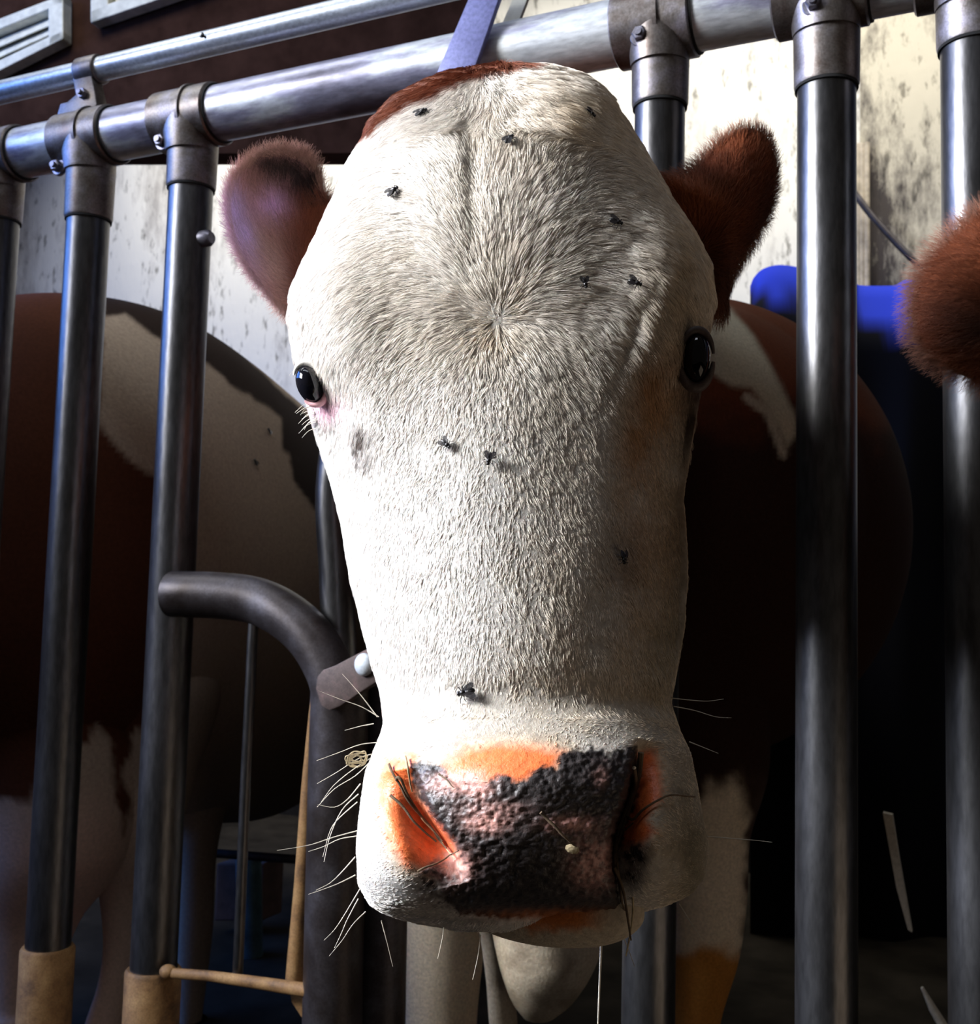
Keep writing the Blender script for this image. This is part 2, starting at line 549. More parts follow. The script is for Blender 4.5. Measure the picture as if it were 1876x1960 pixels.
# name, picture x at y 1000, post radius, sleeve end y, bolt (x, y)
posts = [('p0', -38, .0300, 425, (-60, 385)), ('p1', 137, .0305, 422, (134, 330)), ('p2', 335, .0305, 362, (332, 283)),
         ('p3', 1253, .0285, 205, (1243, 95)), ('p4', 1582, .0305, 168, (1568, 42)), ('p5', 1873, .0315, 90, (1850, -40))]
RR = .0375
rail = MB().tube([(-5.8, FY, RAIL_Z), (1.2, FY, RAIL_Z)], RR, 48)
rail = rail.build('top_rail', M['rail'], fence)
up = MB().tube([(-5.8, FY - .0, UP_Z + .0), (1.2, FY - .0, UP_Z)], .0172, 32).build('upper_rail', M['upper'], fence)
for nm, px, rad, sy, bolt in posts:
    X = FP(px, 1000)[0]
    bot = .04
    MB().tube([(X, FY, bot), (X, FY, RAIL_Z - .02)], rad, 40).build('post', M['post'], fence)
    z_sl = FP(px, sy)[2]
    z_sl = FP(proj(np.array([X, FY, 1.4]))[0], sy)[2]
    rs = rad + .0036
    cl = MB()
    cl.tube([(X, FY, z_sl), (X, FY, z_sl + .003), (X, FY, RAIL_Z - .01)], [rs - .001, rs, rs * 1.04], 40)
    cw = rs * 1.28
    cl.tube([(X - cw * 1.25, FY, RAIL_Z), (X - cw * 1.2, FY, RAIL_Z), (X + cw * .95, FY, RAIL_Z), (X + cw, FY, RAIL_Z)],
            [RR + .003, RR + .0055, RR + .0055, RR + .003], 48)
    # shoulder that blends the collar into the post sleeve
    cl.tube([(X, FY - .004, RAIL_Z - RR * 1.35), (X, FY - .006, RAIL_Z - RR * .7), (X, FY - .006, RAIL_Z)], [rs * 1.02, rs * 1.1, rs * 1.05], 36)
    clamp = cl.build('clamp', M['sleeve'], fence)
    # raised rib of the collar
    MB().tube([(X + cw * .05, FY, RAIL_Z), (X + cw * .16, FY, RAIL_Z)], RR + .0085, 48).build('rib', M['sleeve'], clamp)
    # dark seams at the sleeve's end and the collar's end
    MB().tube([(X, FY, z_sl - .0030), (X, FY, z_sl)], rs - .0012, 40).build('seam', M['darkgap'], clamp)
    MB().tube([(X + cw, FY, RAIL_Z), (X + cw + .0025, FY, RAIL_Z)], RR + .0028, 40).build('seam', M['darkgap'], clamp)
    bp = FP(bolt[0], bolt[1]); off = rs * 1.08
    bx, bz = bp[0], bp[2]
    dx = (bx - X); yy = FY - math.sqrt(max(1e-6, (rs * 1.1) ** 2 - min(abs(dx), rs * .9) ** 2))
    bb = MB().tube([(bx, yy + .004, bz), (bx, yy - .001, bz), (bx, yy - .002, bz)], [.0125, .0125, .0115], 24)
    bb.tube([(bx, yy - .001, bz), (bx, yy - .009, bz), (bx, yy - .0105, bz)], [.0085, .0085, .007], 6)
    bb.tube([(bx, yy - .009, bz), (bx, yy - .014, bz)], [.0048, .0042], 12)
    bb.build('bolt', M['bolt'], clamp)
    if nm in ('p1', 'p2', 'p0'):      # rusty foot sleeve
        zr = {'p0': .52, 'p1': .452, 'p2': .452}[nm]
        MB().tube([(X, FY, .03), (X, FY, zr), (X, FY, zr + .004)], [rad + .006, rad + .006, rad + .003], 40).build('foot_sleeve', M['rust'], fence)
    if nm == 'p2':
        nb = FP(398, 458)
        MB().tube([(X + rad * .8, FY - .004, nb[2]), (X + rad + .008, FY - .004, nb[2]), (X + rad + .013, FY - .004, nb[2])], [.0115, .0115, .008], 20).build('side_nut', M['bolt'], fence)
# bracket that carries the upper rail on the first clamp
X1 = FP(137, 1000)[0]
xb = FP(178, 150)[0]
br = MB()
br.tube([(xb - .024, FY, UP_Z), (xb - .022, FY, UP_Z), (xb + .014, FY, UP_Z), (xb + .016, FY, UP_Z)], [.020, .0215, .0215, .020], 32)
prof = [(xb - .026, UP_Z - .012), (xb + .010, UP_Z - .014), (xb + .020, UP_Z - .045), (xb + .024, UP_Z - .062), (xb + .0, RAIL_Z + RR * .7), (xb - .060, RAIL_Z + RR * .5), (xb - .048, RAIL_Z + RR + .020), (xb - .034, UP_Z - .048), (xb - .018, UP_Z - .040)]
br.prism([(x, FY - .014, z) for x, z in prof], (0, .022, 0))
brk = br.build('rail_bracket', M['sleeve'], fence, bevel=.0015)
bx, bz = FP(174, 188)[0], FP(174, 188)[2]
MB().tube([(bx, FY - .012, bz), (bx, FY - .021, bz)], .0075, 6).tube([(bx, FY - .021, bz), (bx, FY - .026, bz)], .004, 10).build('bolt', M['bolt'], brk)

# ------------------------------------------------------------------ headlock yoke (swings in the fence)
yoke = empty('headlock_yoke', tuple(FP(660, 1310, -.01)))
tag(yoke, 'dark curved locking yoke with rusty rods hinged on the fence, left of the cow', 'headlock')
cp = catmull([FP(330, 1137, -.024), FP(360, 1138, -.022), FP(420, 1140, -.014), FP(490, 1150, -.006), FP(550, 1180, -.006), FP(598, 1225, -.006), FP(634, 1290, -.006), FP(648, 1350, -.006)], 8)
MB().tube(cp, .0305, 32).build('curved_tube', M['dark_metal'], yoke)
MB().tube([FP(652, 1290, .0), FP(646, 1500, -.0), FP(636, 1960, 0), FP(630, 2300, 0)], .0365, 36).build('lower_bar', M['dark_metal'], yoke)
MB().tube([FP(742, 1300, .05), FP(730, 1960, .05), FP(724, 2300, .05)], .030, 32).build('rear_bar', M['darkgap'] if False else M['dark_metal'], yoke)  # second dark bar set just behind the lower bar
MB().tube(catmull([FP(652, 1300, .03), FP(644, 1100, .03), FP(640, 900, .03), FP(700, 620, .03), FP(860, 160, .0), FP(870, 120, -.0)], 6), .0225, 28).build('upper_bar', M['post'], yoke)
# hinge plate with rounded left end
ctr = [(604, 1318), (607, 1295), (618, 1282), (640, 1274), (735, 1225), (752, 1285), (700, 1318), (650, 1352), (630, 1360), (614, 1350)]
hp = MB().prism([FP(x, y, -.050) for x, y in ctr], np.array([0, .016, 0])).build('hinge_plate', M['plate'], yoke, bevel=.002)
c = FP(697, 1272, -.052)
MB().ball(c, (.0125, 0, 0), (0, .008, 0), (0, 0, .0135)).build('bolt', M['zinc'], hp)
# rods of the gusset
MB().tube([FP(486, 1172, -.01), FP(470, 1500, -.01), FP(455, 1870, -.01)], .0068, 16).build('thin_rod', M['post'], yoke)
MB().tube([FP(600, 1330, .01), FP(590, 1500, .01), FP(578, 1700, .01), FP(563, 1890, .01)], [.0035, .0085, .0105, .012], 16).build('rusty_rod', M['rust'], yoke)
MB().tube([FP(318, 1862, -.02), FP(400, 1868, -.02), FP(500, 1882, -.02), FP(590, 1896, -.02)], [.0065, .0065, .0075, .0085], 14).ball(FP(322, 1860, -.02), (.012, 0, 0), (0, .01, 0), (0, 0, .009)).build('cross_rod', M['rust'], yoke)
MB().prism([FP(552, 1888, 0), FP(592, 1890, 0), FP(592, 1965, 0), FP(575, 1945, 0), FP(558, 1918, 0)], (0, .012, 0)).build('corner_plate', M['rust'], yoke, bevel=.001)

# flat strap crossing the rail behind the poll, with a paler strip behind it
strap = MB().prism([FP(900, -10, -.05), FP(957, -10, -.05), FP(880, 210, -.05), FP(806, 210, -.05)], (0, .008, 0)).build('release_strap', M['blue_strap'], None, bevel=.001)
tag(strap, 'flat lavender metal strap leaning across the top rail above the cow', 'metal strap')
st2 = MB().prism([FP(985, -10, .06), FP(1012, -10, .06), FP(985, 60, .06), FP(955, 60, .06)], (0, .006, 0)).build('pale_strip', M['paleframe'])
tag(st2, 'narrow pale strip behind the top rail, right of the lavender strap', 'strip')


# ------------------------------------------------------------------ the white-faced cow's head
# silhouette of the head: picture x at picture y (left, right)
LY = [118, 124, 135, 150, 180, 225, 265, 300, 340, 420, 480, 545, 600, 680, 760, 830, 900, 1000, 1100, 1200, 1270, 1330, 1385, 1430, 1480, 1550, 1620, 1690, 1735, 1762, 1785]
LX = [985, 940, 880, 832, 772, 718, 695, 672, 655, 620, 592, 562, 552, 560, 582, 602, 625, 652, 668, 692, 710, 728, 735, 718, 698, 688, 682, 684, 708, 760, 900]
RY = [118, 124, 135, 150, 175, 230, 270, 320, 375, 430, 490, 560, 620, 700, 780, 860, 950, 1050, 1110, 1200, 1280, 1345, 1400, 1440, 1500, 1560, 1620, 1680, 1715, 1745, 1785]
RX = [1000, 1040, 1085, 1122, 1158, 1196, 1222, 1252, 1282, 1320, 1352, 1367, 1360, 1348, 1335, 1322, 1308, 1315, 1316, 1310, 1296, 1284, 1302, 1322, 1334, 1345, 1358, 1350, 1320, 1250, 960]
Y0, Y1 = 118.0, 1785.0


def head_outline(y):
    w = 9.0
    return smooth_interp(y, LY, LX, w), smooth_interp(y, RY, RX, w)


FDY = [100, 150, 250, 400, 620, 900, 1200, 1340, 1420, 1500, 1600, 1700, 1760, 1800]
FDZ = [.80, .742, .700, .668, .645, .612, .576, .562, .546, .530, .520, .524, .543, .575]
SDY = [100, 200, 400, 620, 900, 1200, 1340, 1450, 1600, 1720, 1800]
SDZ = [.82, .795, .765, .735, .700, .655, .640, .612, .590, .595, .61]


def gauss(px, py, x, y, sx, sy, rot=0.0):
    c, s = math.cos(rot), math.sin(rot)
    u = (px - x) * c + (py - y) * s; v = -(px - x) * s + (py - y) * c
    return np.exp(-.5 * ((u / sx) ** 2 + (v / sy) ** 2))


def seg_dist(px, py, pts):
    d = np.full(np.shape(px), 1e9); side = np.zeros(np.shape(px))
    for a, b in zip(pts[:-1], pts[1:]):
        ex, ey = b[0] - a[0], b[1] - a[1]
        wx, wy = px - a[0], py - a[1]
        t = np.clip((wx * ex + wy * ey) / (ex * ex + ey * ey), 0, 1)
        dd = np.hypot(wx - ex * t, wy - ey * t)
        s = np.sign(ex * wy - ey * wx)
        side = np.where(dd < d, s, side); d = np.minimum(d, dd)
    return d, side


NOS_L = [(788, 1470), (797, 1520), (815, 1560), (842, 1598), (870, 1638), (884, 1690)]
NOS_R = [(1226, 1415), (1218, 1470), (1204, 1530), (1184, 1585), (1174, 1640), (1182, 1700), (1190, 1755)]


def head_relief(px, py):
    """metres towards the viewer"""
    g = gauss
    r = 0
    r = r + .012 * g(px, py, 1285, 520, 62, 120, .25)          # right brow
    r = r + .010 * g(px, py, 640, 560, 62, 120, -.25)          # left brow
    r = r - .005 * g(px, py, 955, 640, 90, 110)
    r = r - .004 * g(px, py, 1120, 760, 70, 160, .2)           # hollow inside the right eye
    r = r - .005 * g(px, py, 770, 760, 60, 130, -.2)
    r = r - .012 * g(px, py, 1310, 800, 30, 50)                # under the right eye
    r = r - .010 * g(px, py, 640, 880, 40, 70)
    r = r + .003 * g(px, py, 1260, 920, 30, 170, .05)          # facial crest right
    r = r - .0032 * g(px, py, 1200, 930, 26, 190, .02)
    r = r + .005 * g(px, py, 660, 960, 30, 120)
    r = r - .0025 * g(px, py, 1170, 1130, 34, 120, .35)
    r = r + .004 * g(px, py, 950, 1050, 110, 260)              # nasal bone
    r = r - .004 * g(px, py, 1000, 1350, 300, 34, 0)           # crease above the muzzle
    r = r + .006 * g(px, py, 770, 1400, 60, 50)
    r = r + .012 * g(px, py, 745, 1640, 60, 90)                # lip flanks
    r = r + .010 * g(px, py, 1290, 1620, 60, 100)
    r = r + .008 * g(px, py, 1010, 1480, 180, 60)
    win = smoothstep(680, 820, py) * smoothstep(1330, 1200, py)
    r = r - .022 * smoothstep(1165, 1310, px) * win - .014 * smoothstep(715, 640, px) * win
    r = r - .012 * smoothstep(1230, 1370, px) * smoothstep(1400, 1480, py)
    # folds across the right brow
    for k in range(4):
        a = (1205 + 38 * k, 640 + 10 * k)
        r = r - .0013 * g(px, py, a[0], a[1], 10, 95, .35)
    # forehead hair ridges left and right of the parting
    r = r + .004 * g(px, py, 1040, 240, 60, 80) + .004 * g(px, py, 800, 260, 60, 80) - .004 * g(px, py, 905, 290, 14, 110)
    # nostrils: deep comma grooves, steep on the side of the pad
    for curve, sgn, dep, wd in ((NOS_L, 1, .028, 30), (NOS_R, -1, .030, 26)):
        pc = catmull(curve, 8)
        best = np.full(np.shape(px), 1e9); tpar = np.zeros(np.shape(px)); sd = np.zeros(np.shape(px))
        n_ = len(pc) - 1
        near = (px > pc[:, 0].min() - 150) & (px < pc[:, 0].max() + 150) & (py > pc[:, 1].min() - 150) & (py < pc[:, 1].max() + 150)
        qx, qy = px[near], py[near]
        b0 = np.full(qx.shape, 1e9); t0 = np.zeros(qx.shape); s0 = np.zeros(qx.shape)
        for k in range(n_):
            a0, a1 = pc[k], pc[k + 1]
            e0, e1 = a1[0] - a0[0], a1[1] - a0[1]
            u0, u1 = qx - a0[0], qy - a0[1]
            t = np.clip((u0 * e0 + u1 * e1) / (e0 * e0 + e1 * e1), 0, 1)
            dd = np.hypot(u0 - e0 * t, u1 - e1 * t)
            m_ = dd < b0
            s0 = np.where(m_, np.sign(e0 * u1 - e1 * u0), s0); t0 = np.where(m_, (k + t) / n_, t0); b0 = np.where(m_, dd, b0)
        w = np.where(s0 * sgn > 0, wd * 1.7, wd * .36)
        ends = np.sin(np.pi * np.clip(t0, 0, 1)) ** .8
        rr0 = np.zeros(np.shape(px)); rr0[near] = dep * ends * np.exp(-(b0 / w) ** 2)
        r = r - rr0
    r = r + .005 * g(px, py, 1020, 1620, 110, 90)              # nose pad swell
    r = r - .010 * g(px, py, 1010, 1752, 200, 10)              # mouth line
    return r


NR, NT = 640, 520
tt = np.linspace(0, 1, NR)
yrow = Y0 + (Y1 - Y0) * (.5 - .5 * np.cos(np.pi * (tt * .94 + .03))) / 1.0
yrow = Y0 + 1 + (yrow - yrow[0]) / (yrow[-1] - yrow[0]) * (Y1 - Y0 - 2)
# more rows in the middle than a pure cosine gives
yrow = .55 * yrow + .45 * np.linspace(Y0 + 1, Y1 - 1, NR)
Lx, Rx = head_outline(yrow)
mid, half = (Lx + Rx) / 2, (Rx - Lx) / 2
zf = smooth_interp(yrow, FDY, FDZ, 30); zs = smooth_interp(yrow, SDY, SDZ, 40)
back = smooth_interp(yrow, [100, 200, 500, 900, 1150, 1350, 1600, 1800], [.03, .10, .20, .22, .17, .10, .09, .03], 60)
# a denser front
th = np.concatenate([np.linspace(-.12 * np.pi, 1.12 * np.pi, int(NT * .82), endpoint=False), np.linspace(1.12 * np.pi, 1.88 * np.pi, NT - int(NT * .82), endpoint=False)])
c, s = np.cos(th), np.sin(th)
nx_ = smooth_interp(yrow, [100, 400, 800, 1300, 1500, 1800], [2.1, 2.3, 2.2, 2.2, 2.5, 2.4], 60)[:, None]
ux = np.sign(c)[None] * np.abs(c)[None] ** (2 / nx_)
uz = np.abs(s)[None] ** (2 / 2.15)
HX = mid[:, None] + half[:, None] * ux
HY = np.repeat(yrow[:, None], NT, 1)
front = (s > 0)[None]
Z = np.where(front, zs[:, None] - (zs - zf)[:, None] * uz, zs[:, None] + back[:, None] * uz)
fade = np.clip(uz * 3.0, 0, 1) * front
Z = Z - head_relief(HX, HY) * fade
# perspective slant: the silhouette x refers to the side depth, keep as is
HP = P(HX, HY, Z)


def grid_normals(G, wrap=True):
    du = np.gradient(G, axis=0)
    if wrap: dv = (np.roll(G, -1, 1) - np.roll(G, 1, 1)) / 2
    else: dv = np.gradient(G, axis=1)
    n = np.cross(du, dv); n /= (np.linalg.norm(n, axis=-1, keepdims=True) + 1e-12)
    return n, du, dv


HN, du_, dv_ = grid_normals(HP)
cen = HP.mean(1, keepdims=True)
if ((HP - cen) * HN).sum() < 0: HN = -HN
HA = np.linalg.norm(np.cross(du_, dv_), axis=-1)

# ---- colours of hide and skin, by place on the face
WHITE = np.array([.89, .855, .81]); CREAM = np.array([.78, .66, .50]); BROWN = np.array([.27, .075, .030])
PINK = np.array([.90, .20, .055]); PALEPINK = np.array([.80, .42, .36]); DARK = np.array([.030, .024, .024])
TAN = np.array([.62, .36, .19])

BROWN_POLY = [(640, 300), (692, 268), (735, 240), (775, 210), (840, 180), (885, 166), (915, 148), (950, 136), (985, 134), (1020, 124), (1040, 60), (600, 60)]
PAD_POLY = [(788, 1462), (815, 1458), (850, 1470), (862, 1490), (850, 1500), (868, 1512), (880, 1498), (905, 1494), (918, 1505), (938, 1498), (950, 1484), (975, 1484), (990, 1500), (1010, 1490), (1028, 1470), (1050, 1464), (1066, 1470), (1070, 1445), (1095, 1432), (1118, 1440), (1130, 1432), (1150, 1432), (1168, 1445), (1180, 1436), (1200, 1425), (1218, 1430), (1226, 1470), (1218, 1530), (1196, 1590), (1186, 1640), (1190, 1700), (1188, 1745), (1080, 1752), (960, 1758), (880, 1750), (850, 1720), (838, 1680), (802, 1668), (830, 1655), (868, 1672), (886, 1650), (868, 1610), (835, 1570), (800, 1525), (788, 1490)]
PINK_L = [(742, 1455), (790, 1445), (800, 1520), (840, 1572), (884, 1630), (880, 1660), (820, 1668), (775, 1650), (745, 1610), (730, 1560), (724, 1500)]
PINK_T = [(840, 1475), (900, 1432), (1000, 1425), (1080, 1440), (1060, 1470), (990, 1500), (930, 1500), (870, 1498)]
PINK_R = [(1222, 1445), (1245, 1440), (1265, 1480), (1262, 1530), (1235, 1570), (1250, 1590), (1230, 1615), (1186, 1622), (1180, 1590), (1215, 1530)]


def mixc(base, colr, w):
    w = np.clip(w, 0, 1)[..., None]
    return base * (1 - w) + colr * w


def head_colour(px, py, hair=False):
    nz = fbm(px / 38., py / 38., 3) - .5
    nf = fbm(px / 7., py / 7., 3) - .5
    C = np.ones(px.shape + (3,)) * WHITE
    # beige and tan coat patches; the right cheek and flank also carry painted shade
    for (x, y, sx, sy, a) in [(1075, 210, 90, 70, .75), (1300, 560, 60, 130, .75), (1060, 1180, 70, 130, .22), (1150, 1330, 130, 60, .55), (780, 1000, 60, 60, 0), (1250, 1250, 60, 120, .7),
                              (1100, 1000, 80, 260, .35), (760, 480, 70, 70, .16), (950, 470, 60, 110, .25), (830, 600, 130, 90, .18), (950, 640, 26, 26, .55), (1300, 1640, 60, 120, .95), (1290, 900, 40, 260, .6), (880, 330, 160, 70, .16), (1000, 760, 120, 120, .16), (1000, 1380, 200, 40, .4)]:
        C = mixc(C, CREAM, a * gauss(px, py, x, y, sx, sy) * (1 + 1.2 * nz))
    for (x, y, sx, sy, a) in [(1245, 750, 26, 60, .95), (1225, 830, 26, 50, .85), (1215, 900, 30, 60, .5), (1292, 1040, 24, 120, .7), (1290, 760, 30, 60, .8), (1230, 1060, 40, 120, .45)]:
        C = mixc(C, TAN, a * gauss(px, py, x, y, sx, sy, .2) * (1 + 1.5 * nz))
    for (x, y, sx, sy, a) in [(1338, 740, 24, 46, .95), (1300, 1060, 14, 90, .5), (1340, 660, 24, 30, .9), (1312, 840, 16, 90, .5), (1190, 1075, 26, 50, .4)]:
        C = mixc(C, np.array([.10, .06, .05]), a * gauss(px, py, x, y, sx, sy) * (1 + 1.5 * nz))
    for (x, y, sx, sy, a) in [(1325, 1620, 34, 130, .75), (1275, 1230, 34, 110, .6), (1290, 990, 24, 200, .45)]:  # olive darkening paints the shade of the right cheek and muzzle flank
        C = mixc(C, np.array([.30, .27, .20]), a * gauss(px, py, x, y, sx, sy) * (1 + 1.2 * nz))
    # dark marks below the left eye
    for (x, y, sx, sy, a) in [(684, 832, 9, 14, 1.3), (686, 858, 7, 14, 1.3), (705, 835, 16, 10, .5), (700, 880, 16, 22, .45), (620, 815, 26, 8, .45), (660, 900, 12, 16, .3)]:
        C = mixc(C, np.array([.10, .075, .06]), a * gauss(px, py, x, y, sx, sy) * (1 + 2.4 * nf))
    C = mixc(C, np.array([.92, .55, .70]), .85 * gauss(px, py, 622, 778, 26, 16))
    # brown cap on the poll
    d = poly_sd(px, py, BROWN_POLY)
    C = mixc(C, BROWN * .75, smoothstep(7, -5, d + 14 * nz + 8 * nf))
    # flanks of the muzzle stay white, the nose is bare
    dl, dt_, dr = poly_sd(px, py, PINK_L), poly_sd(px, py, PINK_T), poly_sd(px, py, PINK_R)
    for d, soft in ((dl, 26), (dt_, 30), (dr, 24)):
        C = mixc(C, CREAM * np.array([1, .86, .7]), .7 * smoothstep(soft * 1.5, 0, d + 20 * nz))
        C = mixc(C, PINK, smoothstep(soft * .6, -soft * .45, d + 14 * nz))
    C = mixc(C, np.array([.45, .09, .05]), .8 * gauss(px, py, 850, 1580, 14, 44, -.7))
    dp = poly_sd(px, py, PAD_POLY)
    pad = smoothstep(5, -5, dp + 16 * nf)
    C = mixc(C, DARK * (1 + 1.5 * nf[..., None]), pad)
    for (x, y, sx, sy, a, cc) in [(895, 1495, 26, 14, .9, PALEPINK), (930, 1575, 26, 12, .8, PALEPINK), (1095, 1578, 34, 10, .75, PALEPINK), (1135, 1650, 26, 30, 1.0, PALEPINK * .8), (868, 1655, 22, 18, 1.0, PALEPINK), (920, 1512, 14, 12, .6, PALEPINK), (940, 1548, 40, 10, .3, PALEPINK),
                                  (860, 1500, 26, 12, .6, PALEPINK), (1150, 1490, 10, 14, .4, PALEPINK * .6), (830, 1700, 22, 22, .2, PALEPINK)]:
        C = mixc(C, cc, a * gauss(px, py, x, y, sx, sy) * (1 + 2.5 * nf))
    for (x, y, sx, sy, a) in [(1214, 1634, 17, 15, 1.3), (1204, 1676, 14, 10, .8), (830, 1690, 24, 22, .9), (838, 1655, 16, 10, .6), (855, 1725, 18, 14, .7)]:
        C = mixc(C, DARK * 1.6, a * gauss(px, py, x, y, sx, sy) * (1 + 2.5 * nf))
    C = mixc(C, np.array([.55, .17, .05]), .8 * gauss(px, py, 1060, 1752, 90, 8))
    return np.clip(C, .003, .95)


def bare_mask(px, py):
    """1 where there is coat, 0 on the bare nose"""
    nf = fbm(px / 9., py / 9., 2) - .5
    d = np.minimum(poly_sd(px, py, PAD_POLY), np.minimum(poly_sd(px, py, PINK_L), np.minimum(poly_sd(px, py, PINK_T) , poly_sd(px, py, PINK_R))))
    eyes = np.maximum(gauss(px, py, 594, 738, 30, 40, -.4), gauss(px, py, 1334, 690, 28, 50)) ** 1.0
    return smoothstep(-16, 26, d + 24 * nf) * (1 - smoothstep(.35, .75, eyes))


HC = head_colour(HX, HY)
HC = HC * (1 - .45 * bare_mask(HX, HY))[..., None]  # skin under the coat darkened, painted shading between the hairs
# nose-pad grain as true relief
padm = smoothstep(4, -8, poly_sd(HX, HY, PAD_POLY)) * front
HP = HP + HN * (padm * (.0011 * (fbm(HX / 8., HY / 8., 3) - .5) * 2))[..., None]

cowV = [HP.reshape(-1, 3)]; cowC = [HC.reshape(-1, 3)]; cowQ = []; cowT = []; off = 0
i, j = np.meshgrid(np.arange(NR - 1), np.arange(NT), indexing='ij'); j2 = (j + 1) % NT
cowQ.append(np.stack([i * NT + j, (i + 1) * NT + j, (i + 1) * NT + j2, i * NT + j2], -1).reshape(-1, 4))
cv = np.array([HP[0].mean(0), HP[-1].mean(0)])
cowV.append(cv); cowC.append(np.array([BROWN, CREAM])); a = np.arange(NT); b_ = (a + 1) % NT
cowT.append(np.concatenate([np.stack([b_, a, np.full(NT, NR * NT)], 1)[:, ::-1], np.stack([(NR - 1) * NT + a, (NR - 1) * NT + b_, np.full(NT, NR * NT + 1)], 1)[:, ::-1]]))
off = NR * NT + 2


def head_at(px, py, lift=0.0):
    """surface point and normal of the face seen at a picture position"""
    fr = (th > 0.02) & (th < np.pi - .02)
    X = HX[:, fr]; Y = HY[:, fr]
    k = np.argmin((X - px) ** 2 + (Y - py) ** 2)
    r_, c_ = np.unravel_index(k, X.shape)
    pt = HP[:, fr][r_, c_]; n = HN[:, fr][r_, c_]
    return pt + n * lift, n


# ---- ears
def ear_patch(outline, centre, d0, d_tip, cup, nrad=46, nang=150, thick=.006):
    o = catmull(list(outline) + [outline[0]], 12)
    L = np.concatenate([[0], np.cumsum(np.hypot(*np.diff(o, axis=0).T))])
    u = np.linspace(0, L[-1], nang, endpoint=False)
    o = np.stack([np.interp(u, L, o[:, 0]), np.interp(u, L, o[:, 1])], 1)
    r = np.linspace(0, 1, nrad)[:, None]
    ex = centre[0] + (o[:, 0] - centre[0])[None] * r
    ey = centre[1] + (o[:, 1] - centre[1])[None] * r
    return ex, ey, r, o


def add_ear(outline, centre, depth_fn, colour_fn, cup_fn, thick):
    global off
    ex, ey, r, o = ear_patch(outline, centre, 0, 0, 0)
    nr, na = ex.shape
    z = depth_fn(ex, ey) + cup_fn(r) + 0 * ex
    F1 = P(ex, ey, z)
    rim = (1 - r ** 6)
    F2 = P(ex, ey, z + thick * rim + .0005)
    for G, flip in ((F1, 0), (F2, 1)):
        C = colour_fn(ex, ey, flip)
        cowV.append(G.reshape(-1, 3)); cowC.append(C.reshape(-1, 3))
        i, j = np.meshgrid(np.arange(nr - 1), np.arange(na), indexing='ij'); j2 = (j + 1) % na
        q = np.stack([i * na + j, (i + 1) * na + j, (i + 1) * na + j2, i * na + j2], -1).reshape(-1, 4)
        cowQ.append((q[:, ::-1] if flip else q) + off); off += nr * na
    return ex, ey, F1


EAR_L = [(645, 395), (622, 368), (612, 335), (585, 305), (545, 294), (505, 297), (468, 318), (442, 352), (434, 398), (443, 450), (470, 510), (505, 555), (540, 590), (575, 590), (610, 520), (640, 450)]
EAR_R = [(1262, 345), (1300, 340), (1332, 318), (1368, 280), (1405, 252), (1440, 246), (1468, 262), (1482, 300), (1484, 352), (1474, 402), (1450, 450), (1415, 505), (1392, 555), (1385, 605), (1355, 600), (1320, 500), (1285, 420)]


def earL_col(px, py, flip):
    nz = fbm(px / 22., py / 22., 3) - .5
    C = np.ones(px.shape + (3,)) * np.array([.44, .22, .19])
    C = mixc(C, BROWN * 1.3, smoothstep(520, 600, px) * smoothstep(330, 400, py) * .9)
    C = mixc(C, np.array([.06, .035, .03]), 1.1 * gauss(px, py, 545, 335, 60, 26, .35) * (1 + nz))
    C = mixc(C, np.array([.05, .03, .03]), 1.0 * gauss(px, py, 595, 370, 30, 26) * (1 + nz))
    C = mixc(C, np.array([.80, .50, .85]), 1.0 * gauss(px, py, 525, 412, 20, 20))  # violet spots paint the translucent glow into the ear colour
    C = mixc(C, np.array([.66, .50, .88]), 1.0 * gauss(px, py, 470, 455, 18, 60, -.4) * (1 + nz))
    C = mixc(C, np.array([.66, .44, .40]), .6 * gauss(px, py, 530, 510, 24, 60, -.2) * (1 + nz))
    if flip: C = C * .6 + BROWN * .4
    return C


def earR_col(px, py, flip):
    nz = fbm(px / 22., py / 22., 3) - .5
    C = np.ones(px.shape + (3,)) * BROWN * .95
    C = mixc(C, np.array([.42, .13, .05]), .7 * gauss(px, py, 1430, 275, 45, 22) + .7 * gauss(px, py, 1335, 390, 45, 26, .4))
    C = mixc(C, np.array([.07, .03, .02]), .8 * gauss(px, py, 1460, 430, 26, 90, .35) + .8 * gauss(px, py, 1370, 540, 30, 50))
    return C * (1 + .5 * nz[..., None])


def earL_d(px, py): return .86 - (px - 600) * -.0001 + 0 * py
def earR_d(px, py): return .855 + (px - 1300) * .0002 + 0 * py

exL, eyL, FL = add_ear(EAR_L, (540, 420), earL_d, earL_col, lambda r: .030 * (1 - r ** 2), .012)
exR, eyR, FR = add_ear(EAR_R, (1400, 400), earR_d, earR_col, lambda r: -.030 * (1 - r ** 2), .035)


